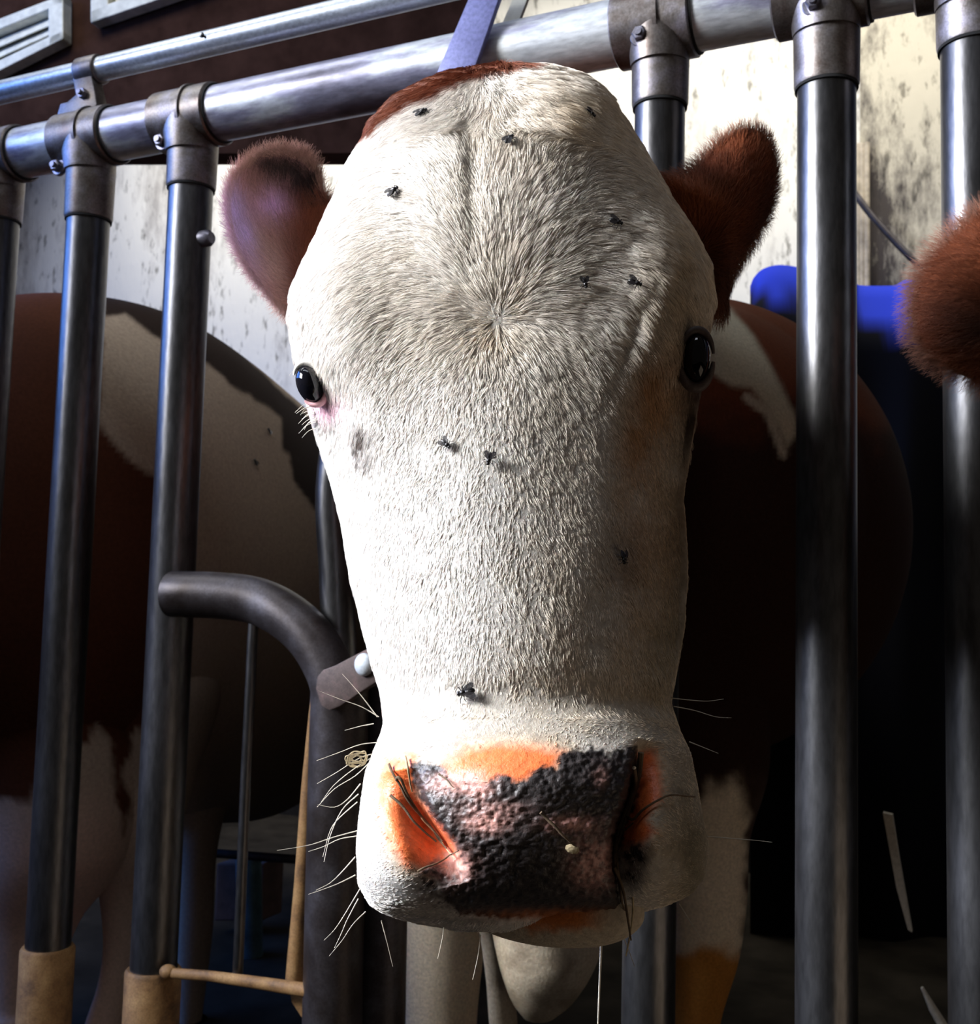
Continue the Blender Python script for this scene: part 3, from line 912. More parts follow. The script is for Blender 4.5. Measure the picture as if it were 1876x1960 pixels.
# ---- neck, trunk and legs of the cow
def loft(sections, na=96, per=14):
    """sections: (px, py, d, rx, rz[, tilt]) -> grid; sections stand across the path"""
    S = np.array([[*P(a_[0], a_[1], a_[2]), a_[3], a_[4]] for a_ in sections])
    S = catmull(S, per)
    c_ = S[:, :3]; t = np.gradient(c_, axis=0); t /= np.linalg.norm(t, axis=1)[:, None]
    up_ = np.array([0, 0, 1.0])
    G = []
    thn = np.linspace(0, 2 * np.pi, na, endpoint=False)
    prev = None
    for k in range(len(S)):
        h = np.cross(t[k], up_)
        if np.linalg.norm(h) < .25: h = prev if prev is not None else np.array([1.0, 0, 0])
        h = h / np.linalg.norm(h)
        if prev is not None and h @ prev < 0: h = -h
        prev = h
        v = np.cross(h, t[k]); v /= np.linalg.norm(v)
        G.append(c_[k] + S[k, 3] * np.cos(thn)[:, None] * h + S[k, 4] * np.sin(thn)[:, None] * v)
    return np.array(G)


def add_loft(V, C, Q, T, off, G, colour_fn):
    nr, na = G.shape[:2]
    pj = proj(G)
    V.append(G.reshape(-1, 3)); C.append(colour_fn(pj[..., 0], pj[..., 1], G).reshape(-1, 3))
    i, j = np.meshgrid(np.arange(nr - 1), np.arange(na), indexing='ij'); j2 = (j + 1) % na
    Q.append(np.stack([i * na + j, (i + 1) * na + j, (i + 1) * na + j2, i * na + j2], -1).reshape(-1, 4) + off)
    V.append(np.array([G[0].mean(0), G[-1].mean(0)]))
    cc = colour_fn(pj[[0, -1], :1, 0], pj[[0, -1], :1, 1], G[[0, -1], :1]).reshape(-1, 3); C.append(cc)
    a = np.arange(na); b_ = (a + 1) % na
    T.append(np.concatenate([np.stack([b_, a, np.full(na, nr * na)], 1), np.stack([(nr - 1) * na + a, (nr - 1) * na + b_, np.full(na, nr * na + 1)], 1)]) + off)
    return off + nr * na + 2


NECKTAN = [(1330, 560), (1400, 590), (1445, 650), (1490, 735), (1524, 790), (1526, 830), (1505, 860), (1470, 780), (1440, 740), (1400, 735), (1370, 715), (1330, 690)]
LEGTAN = [(1338, 1480), (1362, 1500), (1392, 1560), (1412, 1680), (1420, 1790), (1398, 1830), (1380, 1800), (1360, 1790), (1300, 1800), (1290, 1700), (1340, 1600)]


def trunk_colour(px, py, G):
    nz = fbm(px / 60., py / 60., 3) - .5
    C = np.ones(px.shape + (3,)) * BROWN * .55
    C = mixc(C, np.array([.030, .014, .010]), smoothstep(720, 860, py + 120 * nz) * .95)  # shade of the neck and body painted as near-black brown
    d = poly_sd(px, py, NECKTAN)
    C = mixc(C, np.array([.62, .56, .42]), smoothstep(8, -8, d + 16 * nz))
    for s_ in (((1430, 760), (1470, 790), (1500, 870)),):
        dd, _ = seg_dist(px, py, s_)
        C = mixc(C, np.array([.6, .52, .4]), smoothstep(12, 3, dd + 6 * nz) * .9)
    d2 = poly_sd(px, py, [(1385, 1500), (1440, 1480), (1500, 1500), (1490, 1570), (1455, 1610), (1420, 1600)])
    C = mixc(C, np.array([.45, .36, .3]), smoothstep(10, -20, d2 + 70 * nz) * .8)
    return C


def leg_colour(px, py, G):
    nz = fbm(px / 40., py / 40., 3) - .5
    C = np.ones(px.shape + (3,)) * np.array([.80, .68, .52])
    C = mixc(C, np.array([.50, .22, .05]), smoothstep(1795, 1830, py + 40 * nz - .25 * np.abs(px - 1340)) * smoothstep(1150, 1250, px))
    C = mixc(C, np.array([.07, .045, .035]), smoothstep(1418, 1436, px + 40 * nz))
    C = mixc(C, np.array([.035, .016, .012]), smoothstep(1560, 1480, py + 120 * nz))
    return C


def dew_colour(px, py, G):
    nz = fbm(px / 40., py / 40., 3) - .5
    C = np.ones(px.shape + (3,)) * np.array([.50, .42, .31])
    return mixc(C, np.array([.2, .15, .1]), .6 * smoothstep(.0, .25, nz))


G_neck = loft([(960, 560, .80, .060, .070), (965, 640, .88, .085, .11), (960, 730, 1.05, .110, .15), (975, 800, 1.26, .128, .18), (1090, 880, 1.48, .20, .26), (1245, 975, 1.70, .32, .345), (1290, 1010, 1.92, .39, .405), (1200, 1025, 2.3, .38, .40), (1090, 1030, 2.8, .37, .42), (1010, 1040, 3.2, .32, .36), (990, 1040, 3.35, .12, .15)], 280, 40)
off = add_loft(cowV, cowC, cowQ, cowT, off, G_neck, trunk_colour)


def leg_sections(x0, y0, x1, d, w0, w1, z0=None):
    """front leg: shoulder, forearm, knee, cannon, fetlock, hoof, down to the floor"""
    out = []
    top = P(x0, y0, d); foot = P(x1, 1960, d); foot[2] = 0
    return top, foot


def loft_world(S, na=110, per=18):
    S = catmull(np.array(S, float), per)
    G = []
    thn = np.linspace(0, 2 * np.pi, na, endpoint=False)
    for r_ in S:
        G.append(np.stack([r_[0] + r_[3] * np.cos(thn), r_[1] + r_[4] * np.sin(thn), np.full(na, r_[2])], 1))
    return np.array(G)


def leg(V, C, Q, T, off, xs, d, prof, colour_fn, bend=0.0):
    """xs: list of (px, py, half width px) down the visible part; prof: extra below"""
    rows = []
    w = P(xs[0][0], xs[0][1] - 60, d + .06); rows.append([*w, xs[0][2] * .25 * d / FPX, xs[0][2] * .25 * d / FPX])
    for px, py, hw in xs:
        w = P(px, py, d); r_ = hw * d / FPX
        rows.append([w[0], w[1], w[2], r_, r_ * 1.05])
    x, y, z, r_, _ = rows[-1]
    for f, k in prof:
        rows.append([x + (bend if f < .3 else 0), y, z * f, r_ * k, r_ * k * 1.1])
    return add_loft(V, C, Q, T, off, loft_world(rows), colour_fn)


LOWER = [(.75, 1.05), (.6, .8), (.35, .72), (.22, .95), (.14, .85), (.10, 1.1), (.0, 1.35)]
off = leg(cowV, cowC, cowQ, cowT, off, [(900, 1300, 110), (860, 1500, 115), (848, 1700, 92), (842, 1850, 80), (838, 1960, 74)], 1.62, LOWER, leg_colour)
off = leg(cowV, cowC, cowQ, cowT, off, [(1330, 1250, 120), (1345, 1450, 125), (1350, 1600, 84), (1352, 1720, 76), (1345, 1830, 68), (1325, 1960, 52)], 1.62, LOWER, leg_colour)
# dewlap
rows = []
for px, py, hw, dd in [(1030, 1020, 60, 1.52), (1032, 1150, 110, 1.49), (1036, 1320, 125, 1.46), (1040, 1500, 130, 1.44), (1045, 1650, 125, 1.42), (1050, 1780, 105, 1.40), (1048, 1850, 88, 1.39), (1040, 1910, 60, 1.40), (1032, 1945, 30, 1.41)]:
    w = P(px, py, dd); r_ = hw * dd / FPX; rows.append([*w, r_, r_ * 1.2])
off = add_loft(cowV, cowC, cowQ, cowT, off, loft_world(rows, 60, 10), dew_colour)
# fold of skin left of the dewlap
rows = []
for px, py, hw, dd in [(950, 1250, 20, 1.5), (940, 1450, 30, 1.5), (935, 1700, 26, 1.5), (945, 1800, 22, 1.5), (955, 1880, 22, 1.5), (965, 1975, 24, 1.5), (970, 2100, 10, 1.5)]:
    w = P(px, py, dd); r_ = hw * dd / FPX; rows.append([*w, r_, r_ * 1.5])
off = add_loft(cowV, cowC, cowQ, cowT, off, loft_world(rows, 32, 8), dew_colour)

# lower lip and chin
rows = []
S = [(1035, 1560, .60, .036, .020), (1035, 1650, .592, .050, .026), (1040, 1715, .588, .055, .030), (1044, 1750, .590, .052, .030), (1046, 1780, .596, .040, .026), (1048, 1797, .604, .018, .014)]
for px, py, dd, rx, ry in S:
    w = P(px, py, dd); rows.append([*w, rx, ry])


def chin_colour(px, py, G):
    nz = fbm(px / 20., py / 20., 3) - .5
    C = np.ones(px.shape + (3,)) * np.array([.55, .47, .36])
    C = mixc(C, np.array([.60, .20, .06]), smoothstep(1792, 1762, py + 30 * nz) * smoothstep(930, 980, px) * smoothstep(1180, 1100, px))
    return C
off = add_loft(cowV, cowC, cowQ, cowT, off, loft_world(rows, 80, 10), chin_colour)

me = np_mesh('cow', np.concatenate(cowV), [np.concatenate(cowQ), np.concatenate(cowT)], True, np.concatenate(cowC))
bm = bmesh.new(); bm.from_mesh(me); bmesh.ops.recalc_face_normals(bm, faces=bm.faces); bm.to_mesh(me); bm.free()
wet = np.zeros(len(me.vertices), dtype=np.float32)
wet[:NR * NT] = np.clip((1 - bare_mask(HX, HY)) * (HY > 1300), 0, 1).ravel()
me.attributes.new('Wet', 'FLOAT', 'POINT').data.foreach_set('value', wet)
cow = link('cow', me, M['skin'])
tag(cow, 'white-faced brown-eared cow with its head through the fence, facing the viewer', 'cow')

# ---- eyes
def eye(px, py, d, ax, ay, az, parent, rot=0.0):
    c_ = P(px, py, d)
    rx = R_cw @ np.array([math.cos(rot), math.sin(rot), 0]); ry = R_cw @ np.array([-math.sin(rot), math.cos(rot), 0]); rz = R_cw @ np.array([0, 0, 1.0])
    e = MB().ball(c_, rx * ax, ry * ay, rz * az, 40, 28).build('eye', M['ink'], parent)
    return c_, rx, ry, rz

cL, rxL, ryL, rzL = eye(596, 737, .688, .0088, .0132, .014, cow, .42)
cR, rxR, ryR, rzR = eye(1331, 688, .684, .0090, .0165, .013, cow, -.05)
# eyelid rims
def lid(c_, rx, ry, rz, a0, a1, ra, rb, rad, mat, name='eyelid', fwd=.006):
    t_ = np.linspace(a0, a1, 24)
    pts = c_ + (np.cos(t_) * ra)[:, None] * rx + (np.sin(t_) * rb)[:, None] * ry + rz * fwd
    w = rad * (.35 + .65 * np.sin(np.linspace(0, np.pi, 24)))
    return MB().tube(pts, w, 14).build(name, mat, cow)

lid(cL, rxL, ryL, rzL, -2.5, .1, .0090, .0136, .0022, M['lid'], fwd=.005)
whl = plain('white_upper_eyelid', (.8, .77, .72), .7, 0, 300, .1)
lid(cL, rxL, ryL, rzL, -.1, 2.4, .0090, .0138, .0020, whl, fwd=.005)
dkl = plain('dark_eyelid', (.07, .05, .045), .6, 0, 300, .3)
lid(cR, rxR, ryR, rzR, 0.2, 3.3, .0105, .0178, .0026, dkl, fwd=.004)
lid(cR, rxR, ryR, rzR, 3.2, 6.2, .0105, .0180, .0034, dkl, fwd=.004)
# ---- fur
def strands(pos, nrm, dirs, length, lift, curl, k=5):
    """pos, nrm, dirs (n,3); returns (n,k,3)"""
    d = dirs - nrm * (dirs * nrm).sum(1, keepdims=True)
    d /= np.linalg.norm(d, axis=1, keepdims=True) + 1e-9
    s_ = np.linspace(0, 1, k)
    out = []
    for s in s_:
        h = lift * (s - curl * s * s)
        out.append(pos + (d * (s * (1 - .15 * s)) + nrm * h[:, None]) * length[:, None])
    return np.stack(out, 1)


def cam_vec(dx, dy):
    """world vector of a picture-plane direction (dy down)"""
    v = np.stack([dx, -dy, np.zeros_like(dx)], -1)
    return v @ R_cw.T


frontcols = np.where((th > -.10 * np.pi) & (th < 1.10 * np.pi))[0]
frontcols = frontcols[:-1]
Acell = HA[:-1][:, frontcols]
cx_, cy_ = HX[:-1][:, frontcols], HY[:-1][:, frontcols]
dens = bare_mask(cx_, cy_)
side_f = np.sin(th[frontcols])[None]
W = Acell * (dens + .05 * smoothstep(1, 0, dens) * (poly_sd(cx_, cy_, PAD_POLY) > 4)) * (.7 + .3 * (cy_ < 700))
W = W * smoothstep(-.3, -.02, side_f)
W = (W / W.sum()).ravel()
NH = 190000
cell = rng.choice(len(W), NH, p=W)
ri, ci = np.unravel_index(cell, Acell.shape); ci = frontcols[ci]
fu, fv = rng.random(NH), rng.random(NH)
cj = (ci + 1) % NT


def bil(A):
    fu_, fv_ = (fu[:, None], fv[:, None]) if A.ndim == 3 else (fu, fv)
    return (A[ri, ci] * (1 - fu_) + A[ri + 1, ci] * fu_) * (1 - fv_) + (A[ri, cj] * (1 - fu_) + A[ri + 1, cj] * fu_) * fv_

hp_, hn_ = bil(HP), bil(HN)
hx, hy = bil(HX), bil(HY)
wx, wy = 955., 612.
vx, vy = hx - wx, hy - wy
rr_ = np.hypot(vx, vy) + 1e-3
dx, dy = vx / rr_, vy / rr_
# fountain above the whorl, downward stream below it
side = np.sign(vx)
bend = np.clip(np.abs(vx) / 330., 0, 1.3)
dy = dy + bend ** 1.3 * 1.15
below = smoothstep(-60, 260, vy)
dy = dy + below * .9
# parting and poll tuft
poll = smoothstep(330, 190, hy) * smoothstep(330, 120, np.abs(hx - 940))
dx = dx * (1 - poll) + poll * np.clip((hx - 925) / 130., -1, 1) * .9
dy = dy * (1 - poll) + poll * .75
# muzzle: hair fans up and outwards from the nose
mz = smoothstep(1330, 1400, hy)
mx_, my_ = (hx - 1010) / 330., (hy - 1560) / 200.
dx = dx * (1 - mz) + mz * mx_ * 1.4
dy = dy * (1 - mz) + mz * (my_ * .6 + .2 - .7 * smoothstep(1500, 1400, hy) * smoothstep(320, 60, np.abs(hx - 1010)))
# waviness and clumps
ang = (fbm(hx / 26., hy / 26., 2) - .5) * 1.0 + rng.normal(0, .16, NH)
ca, sa = np.cos(ang), np.sin(ang)
dx, dy = dx * ca - dy * sa, dx * sa + dy * ca
dirs = cam_vec(dx, dy)
forehead = smoothstep(900, 500, hy)
ln_ = .0065 + .0065 * forehead + .007 * poll - .003 * mz
ln_ = ln_ * (.55 + .7 * rng.random(NH)) * (.8 + .5 * fbm(hx / 34., hy / 34., 2))
lift = .22 + .20 * rng.random(NH) + .25 * (fbm(hx / 18., hy / 18., 2) - .4) + .15 * mz
curl = .55 + .3 * rng.random(NH)
st = strands(hp_ - hn_ * .0006, hn_, dirs, ln_, lift, curl)
# clump: tips drawn together in tufts
tuft = .0016 * forehead + .0009
cid = (np.floor((hx + 9 * fbm(hx / 15., hy / 15., 2)) / 9.).astype(int) * 4001 + np.floor((hy + 9 * fbm(hx / 15. + 50, hy / 15., 2)) / 9.).astype(int))
_, inv = np.unique(cid, return_inverse=True)
cnt = np.bincount(inv)
tipm = np.stack([np.bincount(inv, st[:, -1, q]) / cnt for q in range(3)], 1)
ks = np.linspace(0, 1, st.shape[1]) ** 1.5
cl_w = .62 * (1 - .6 * mz)[:, None, None] * ks[None, :, None]
st = st + (tipm[inv] - st[:, -1])[:, None, :] * cl_w
cshade = .72 + .36 * rng.random(len(cnt))
hcol = head_colour(hx, hy)
hcol = hcol * (.72 + .36 * rng.random(NH))[:, None] * np.clip(cshade[inv] + .12, 0, 1.06)[:, None]
hcol = np.clip(hcol * np.array([1.02, 1.0, .98]), 0, .93)
hair_object('fur', st, np.full(NH, .00015), .00003, hcol, cow)

# ear fringes
def ear_fur(name, ex, ey, G, col_fn, n, base, length, seed_rim=.45, rimlen=1.5):
    nr, na = ex.shape
    N, _, _ = grid_normals(G)
    if (N * (CAM - G)).sum() < 0: N = -N
    rim = rng.random(n) < seed_rim
    r_ = np.where(rim, .93 + .065 * rng.random(n), np.sqrt(rng.random(n)) * .95)
    i_ = np.clip((r_ * (nr - 1)).astype(int), 0, nr - 1); j_ = rng.integers(0, na, n)
    p_ = G[i_, j_]; nn = N[i_, j_]
    px, py = ex[i_, j_], ey[i_, j_]
    dx, dy = px - base[0], py - base[1]
    L = np.hypot(dx, dy); dx, dy = dx / L, dy / L
    cx0, cy0 = ex[0, 0], ey[0, 0]
    ox, oy = px - cx0, py - cy0; LO = np.hypot(ox, oy) + 1e-3
    w = np.where(rim, .75, .15)
    dx, dy = dx * (1 - w) + ox / LO * w, dy * (1 - w) + oy / LO * w
    a_ = rng.normal(0, .3, n); dx, dy = dx * np.cos(a_) - dy * np.sin(a_), dx * np.sin(a_) + dy * np.cos(a_)
    d = cam_vec(dx, dy)
    l_ = length * (.5 + rng.random(n)) * np.where(rim, rimlen, 1)
    st_ = strands(p_, nn, d, l_, .25 + .25 * rng.random(n), .5 + 0 * l_)
    C = col_fn(px, py, 0) * (.7 + .6 * rng.random(n))[:, None]
    C = np.where(rim[:, None], C * .6 + np.array([.42, .25, .18]) * .4, C)
    hair_object(name, st_, np.full(n, .00013), .00003, np.clip(C, 0, .95), cow)

ear_fur('ear_fur', exL, eyL, FL, earL_col, 15000, (600, 560), .015, .40, 1.35)
ear_fur('ear_fur', exR, eyR, FR, earR_col, 15000, (1320, 500), .010, .35, 1.3)

# whiskers of the muzzle
def whisk(rows, rad=.00022, colr=(.55, .5, .42)):
    S_ = []
    for pts, d0, d1 in rows:
        pc = catmull(pts, 6); k = len(pc)
        dd = np.linspace(d0, d1, k)
        w = P(pc[:, 0], pc[:, 1], dd)
        idx = np.linspace(0, k - 1, 13)
        w = np.stack([np.interp(idx, np.arange(k), w[:, q]) for q in range(3)], 1)
        S_.append(w)
    S_ = np.array(S_)
    return S_

rows = [([(735, 1420), (690, 1425), (650, 1440), (606, 1456)], .61, .60), ([(730, 1440), (690, 1450), (645, 1478), (607, 1500)], .61, .6),
        ([(720, 1445), (680, 1470), (640, 1502), (615, 1535)], .61, .59), ([(712, 1455), (680, 1485), (640, 1510), (607, 1545)], .61, .6),
        ([(690, 1500), (665, 1530), (640, 1545), (608, 1540)], .6, .58), ([(686, 1520), (655, 1550), (632, 1600), (620, 1650)], .6, .58),
        ([(684, 1535), (650, 1565), (632, 1590), (618, 1640)], .6, .59), ([(684, 1590), (640, 1602), (590, 1618), (530, 1628)], .6, .57),
        ([(684, 1600), (650, 1606), (620, 1620), (590, 1630)], .6, .59), ([(680, 1640), (655, 1668), (632, 1690), (605, 1704)], .6, .58),
        ([(680, 1675), (650, 1690), (625, 1700), (590, 1712)], .6, .58), ([(686, 1720), (665, 1760), (652, 1790), (640, 1815)], .6, .58),
        ([(700, 1745), (675, 1770), (655, 1800), (630, 1830)], .6, .58), ([(690, 1700), (660, 1750), (640, 1780), (620, 1800)], .6, .57),
        ([(725, 1372), (690, 1352), (650, 1338), (610, 1322)], .62, .6), ([(722, 1372), (698, 1340), (675, 1312), (655, 1290)], .62, .6),
        ([(715, 1385), (690, 1390), (660, 1398)], .62, .6), ([(1284, 1336), (1320, 1340), (1355, 1342), (1385, 1338)], .63, .6),
        ([(1290, 1352), (1330, 1360), (1370, 1372), (1400, 1374)], .63, .6), ([(1320, 1420), (1345, 1430), (1375, 1442)], .62, .6),
        ([(1340, 1600), (1390, 1604), (1440, 1608), (1478, 1612)], .6, .57), ([(850, 1775), (846, 1800), (838, 1835)], .56, .56),
        ([(730, 1762), (740, 1800), (752, 1850)], .57, .57), ([(920, 1790), (915, 1830), (905, 1875)], .57, .57), ([(1180, 1760), (1200, 1810), (1215, 1850)], .57, .57), ([(1300, 1730), (1325, 1770), (1345, 1800)], .58, .57)]
wk = whisk(rows)
for r_ in wk: MB().tube(r_, np.linspace(.00034, .00012, len(r_)), 6, caps=False).build('whisker', M['straw'], cow)
# eyelashes
ls = []
for k in range(10):
    t_ = k / 9; x0_, y0_ = 562 + 52 * t_, 690 + 50 * t_ * .6 + 4
    ls.append(([(x0_ + 14, y0_ + 8), (x0_ + 4, y0_ + 12), (x0_ - 8 + 6 * t_, y0_ + 24)], .70, .69))
for k in range(12):
    t_ = k / 11 + rng.normal(0, .04); x0_, y0_ = 590 + 8 * t_, 772 + 46 * t_; q_ = rng.uniform(.45, 1.0)
    ls.append(([(x0_ + 8, y0_ - 4), (x0_ - 10 * q_, y0_ + 2), (x0_ - 27 * q_, y0_ + rng.uniform(6, 18))], .70, .705))
for r_ in whisk(ls): MB().tube(r_, np.linspace(.00025, .0001, len(r_)), 5, caps=False).build('eyelash', M['straw'], cow)


# ------------------------------------------------------------------ flies
def fly_proto():
    """fly along +X, up +Z, 7.5 mm long, as one body with legs and two wings"""
    root = empty('fly')
    b = MB()
    b.ball((-.0018, 0, .0016), (.0024, 0, 0), (0, .0014, 0), (0, 0, .0012), 16, 10)
    b.ball((.0008, 0, .0019), (.0014, 0, 0), (0, .0013, 0), (0, 0, .0012), 16, 10)
    b.ball((.0025, 0, .0017), (.0008, 0, 0), (0, .0011, 0), (0, 0, .0009), 12, 8)
    b.build('body', M['fly'], root)
    for sgn in (-1, 1):
        for x0_, x1_ in ((.0014, .0030), (.0006, .0006), (-.0002, -.0026)):
            MB().tube([(x0_, sgn * .0008, .0013), ((x0_ + x1_) / 2, sgn * .0024, .0020), (x1_, sgn * .0034, 0)], [.00022, .00018, .00012], 6).build('leg', M['fly'], root)
        w = MB()
        pl = [(.0006, sgn * .0006), (-.0008, sgn * .0022), (-.0030, sgn * .0032), (-.0044, sgn * .0026), (-.0042, sgn * .0012), (-.0020, sgn * .0003)]
        w.prism([(x, y, .0030 - .1 * abs(x)) for x, y in pl], (0, 0, .00012)).build('wing', M['wing'], root, smooth=False)
    return root


fp0 = fly_proto()
flies = [(810, 222, -35, 1.25, 'fly on the upper left of the white forehead, nearest the brown poll'),
         (975, 272, -60, 1.15, 'fly in the middle of the poll, above the forehead whorl'),
         (1127, 225, 40, 1.15, 'fly on the upper right of the forehead, nearest the right ear side of the poll'),
         (757, 371, -35, 1.2, 'fly on the left side of the forehead, level with the left ear'),
         (1178, 431, 8, 1.2, 'fly on the right of the forehead, above a pair of flies'),
         (1117, 547, 80, 1.0, 'left fly of the pair above the right eye'),
         (1214, 546, 20, 1.2, 'right fly of the pair above the right eye'),
         (858, 853, 45, 1.05, 'fly on the nose bridge, left one of two below the whorl'),
         (936, 884, 100, 1.1, 'fly on the nose bridge, right one of two below the whorl'),
         (1186, 1072, 95, 1.05, 'fly on the shaded right cheek of the cow'),
         (895, 1328, 170, 1.35, 'fly on the crease just above the orange muzzle')]


def place_fly(root, pos, nrm, deg, s):
    n = Vector(nrm).normalized()
    dv = cam_vec(np.array([math.cos(math.radians(deg))]), np.array([math.sin(math.radians(deg))]))[0]
    x = Vector(dv) - n * Vector(dv).dot(n); x.normalize()
    y = n.cross(x)
    mw = Matrix.Translation(Vector(pos)) @ Matrix([[x[k], y[k], n[k]] for k in range(3)]).to_4x4() @ Matrix.Scale(s, 4)
    root.matrix_world = mw


def copy_thing(o):
    c_ = o.copy(); col.objects.link(c_)
    for ch in list(o.children):
        k = ch.copy(); col.objects.link(k); k.parent = c_
    return c_

allf = []
for x, y, deg, s_, lb in flies:
    p_, n_ = head_at(x, y, .0012)
    allf.append((p_, n_, deg, s_, lb, 'flies on the white face'))


def rail_pt(px, py, z, r):
    w = FP(px, py, -r * .8)
    return w, (CAM - w) / np.linalg.norm(CAM - w)
for x, y, z, r, lb in [(147, 256, RAIL_Z, RR, 'fly on the clamp of the top rail, far left'), (391, 70, UP_Z, .0172, 'fly on the pale upper rail')]:
    w, n_ = rail_pt(x, y, z, r + .004)
    allf.append((w, n_, 30, 1.3, lb, 'flies on the fence'))
for k, (p_, n_, deg, s_, lb, gr) in enumerate(allf):
    o = fp0 if k == 0 else copy_thing(fp0)
    place_fly(o, p_, n_, deg, s_)
    tag(o, lb, 'fly', gr)

# ------------------------------------------------------------------ hay stuck to the muzzle
def stem(pts, rad, mat, label, name='hay_stalk', group='hay stems stuck to the muzzle', lift=.0025, over=None):
    pc = catmull(pts, 7)
    W_ = []
    for q, (x, y) in enumerate(pc):
        if over is None:
            p_, n_ = head_at(x, y, lift); W_.append(p_)
        else: W_.append(P(x, y, over))
    W_ = np.array(W_)
    for _ in range(4): W_[1:-1] = (W_[:-2] + 2 * W_[1:-1] + W_[2:]) / 4
    k = np.linspace(0, 1, len(W_))
    o = MB().tube(W_, rad * (1 - .5 * k), 8).build(name, mat)
    return tag(o, label, 'hay', group)

stem([(752, 1468), (770, 1500), (776, 1530), (800, 1565), (845, 1600), (862, 1618)], .0007, M['hay'], 'longest dark hay stem lying across the left orange nostril wing')
stem([(764, 1492), (766, 1484), (774, 1490), (780, 1520), (796, 1556), (830, 1596), (852, 1612)], .0009, M['hay'], 'looped dark hay stem in the left nostril wing')
stem([(750, 1528), (765, 1545), (788, 1580), (815, 1605), (832, 1618)], .0008, M['hay'], 'short tangled hay stem low on the left nostril wing')
stem([(782, 1452), (786, 1470), (790, 1492), (796, 1512)], .0007, M['hay_pale'], 'short pale hay stem at the upper left corner of the nose pad')
stem([(800, 1570), (820, 1590), (850, 1612), (872, 1630), (880, 1640)], .0004, M['hay_pale'], 'pale thin hay stem running into the left nostril')
stem([(800, 1668), (822, 1662), (850, 1650), (885, 1622)], .0006, M['hay'], 'dark hay stem crossing below the left nostril')
stem([(845, 1485), (860, 1496), (872, 1510)], .0005, M['hay'], 'tiny dark stem near the upper left of the nose pad')
stem([(1035, 1555), (1060, 1580), (1085, 1605), (1100, 1618)], .0008, M['hay'], 'dark stem slanting across the middle of the nose pad')
stem([(1218, 1440), (1210, 1520), (1186, 1600), (1178, 1660), (1186, 1720)], .0016, M['hay'], 'thick dark hay strand down the right nostril')
stem([(1206, 1470), (1214, 1540), (1190, 1610), (1172, 1640), (1180, 1700), (1196, 1735)], .0010, M['hay'], 'thin dark hay strand twisted along the right nostril')
stem([(1204, 1562), (1218, 1574), (1232, 1560), (1260, 1536), (1280, 1525), (1322, 1528)], .0008, M['hay'], 'bent dark stem sticking out right over the orange nostril edge')
stem([(1196, 1586), (1204, 1592), (1220, 1578)], .0007, M['hay'], 'small hooked stem beside the right nostril')
stem([(1176, 1660), (1192, 1700), (1202, 1760), (1208, 1800)], .0009, M['hay'], 'dark stem hanging below the right nostril', over=.545)
stem([(1186, 1640), (1200, 1668), (1208, 1690), (1212, 1740), (1206, 1790), (1198, 1830)], .0008, M['hay_pale'], 'pale stem hanging beside the chin on the right', over=.55)
for x, y, s_ in [(1214, 1800, 5), (1206, 1806, 4), (1222, 1804, 4)]:
    pass
stem([(1152, 1770), (1150, 1830), (1147, 1900), (1144, 1985)], .0009, M['straw'], 'long pale straw hanging straight down below the chin', name='straw', over=.66)
w = head_at(1092, 1622, .002)[0]
tag(MB().ball(w, cam_vec(np.array([.0035]), np.array([.001]))[0], cam_vec(np.array([-.0006]), np.array([.0022]))[0], R_cw @ np.array([0, 0, .0012]), 9, 6).build('hay_flake', M['hay_pale'], smooth=False), 'small pale hay flake on the nose pad', 'hay')
# tangle on the whiskers at the left
tg = MB()
for k in range(14):
    a0 = rng.uniform(0, 6.28); r0 = rng.uniform(6, 24, 4); an = a0 + np.cumsum(rng.uniform(.5, 1.6, 4))
    pts = [(683 + r0[q] * math.cos(an[q]), 1452 + r0[q] * .75 * math.sin(an[q])) for q in range(4)]
    tg.tube(P(catmull(pts, 5)[:, 0], catmull(pts, 5)[:, 1], .605), .0004, 6)
tag(tg.build('chaff_tangle', M['hay_pale']), 'small tangle of dry chaff caught in the left whiskers', 'hay')

# ------------------------------------------------------------------ brown and white cow behind the fence on the left
V, C, Q, T = [], [], [], []; o2 = 0
COWB_BROWN = [(-200, 500), (190, 500), (196, 700), (190, 810), (240, 870), (300, 915), (330, 960), (350, 1250), (330, 1420), (262, 1400), (250, 1420), (238, 1480), (250, 1560), (236, 1600), (215, 1480), (205, 1410), (185, 1385), (165, 1420), (110, 1440), (70, 1490), (60, 1530), (0, 1530), (-200, 1500)]
TOPDARK = [(195, 540), (320, 540), (700, 900), (640, 960), (600, 900), (540, 860), (540, 800), (440, 735), (400, 700), (330, 665), (290, 640), (240, 600), (200, 605)]
SPOT = [(548, 855), (600, 890), (640, 950), (640, 1020), (600, 975), (560, 920)]


def cowb_col(px, py, G):
    nz = fbm(px / 30., py / 30., 3) - .5
    C = np.ones(px.shape + (3,)) * np.array([.52, .41, .31])
    C = mixc(C, np.array([.80, .56, .44]), smoothstep(1450, 1650, py) * smoothstep(300, 150, px))
    d = poly_sd(px, py, COWB_BROWN)
    bw = np.array([.105, .036, .018]) * np.ones(px.shape)[..., None]
    C = mixc(C, np.clip(bw, 0, 1), smoothstep(6, -6, d + 24 * nz))
    C = mixc(C, np.array([.035, .022, .018]), smoothstep(5, -5, poly_sd(px, py, TOPDARK) + 10 * nz))
    C = mixc(C, np.array([.035, .022, .018]), smoothstep(5, -5, poly_sd(px, py, SPOT) + 16 * nz))
    C = mixc(C, np.array([.03, .02, .018]), smoothstep(1040, 1500, py) * smoothstep(300, 420, px) * .75)  # belly shade painted in, growing downwards and to the right
    return C


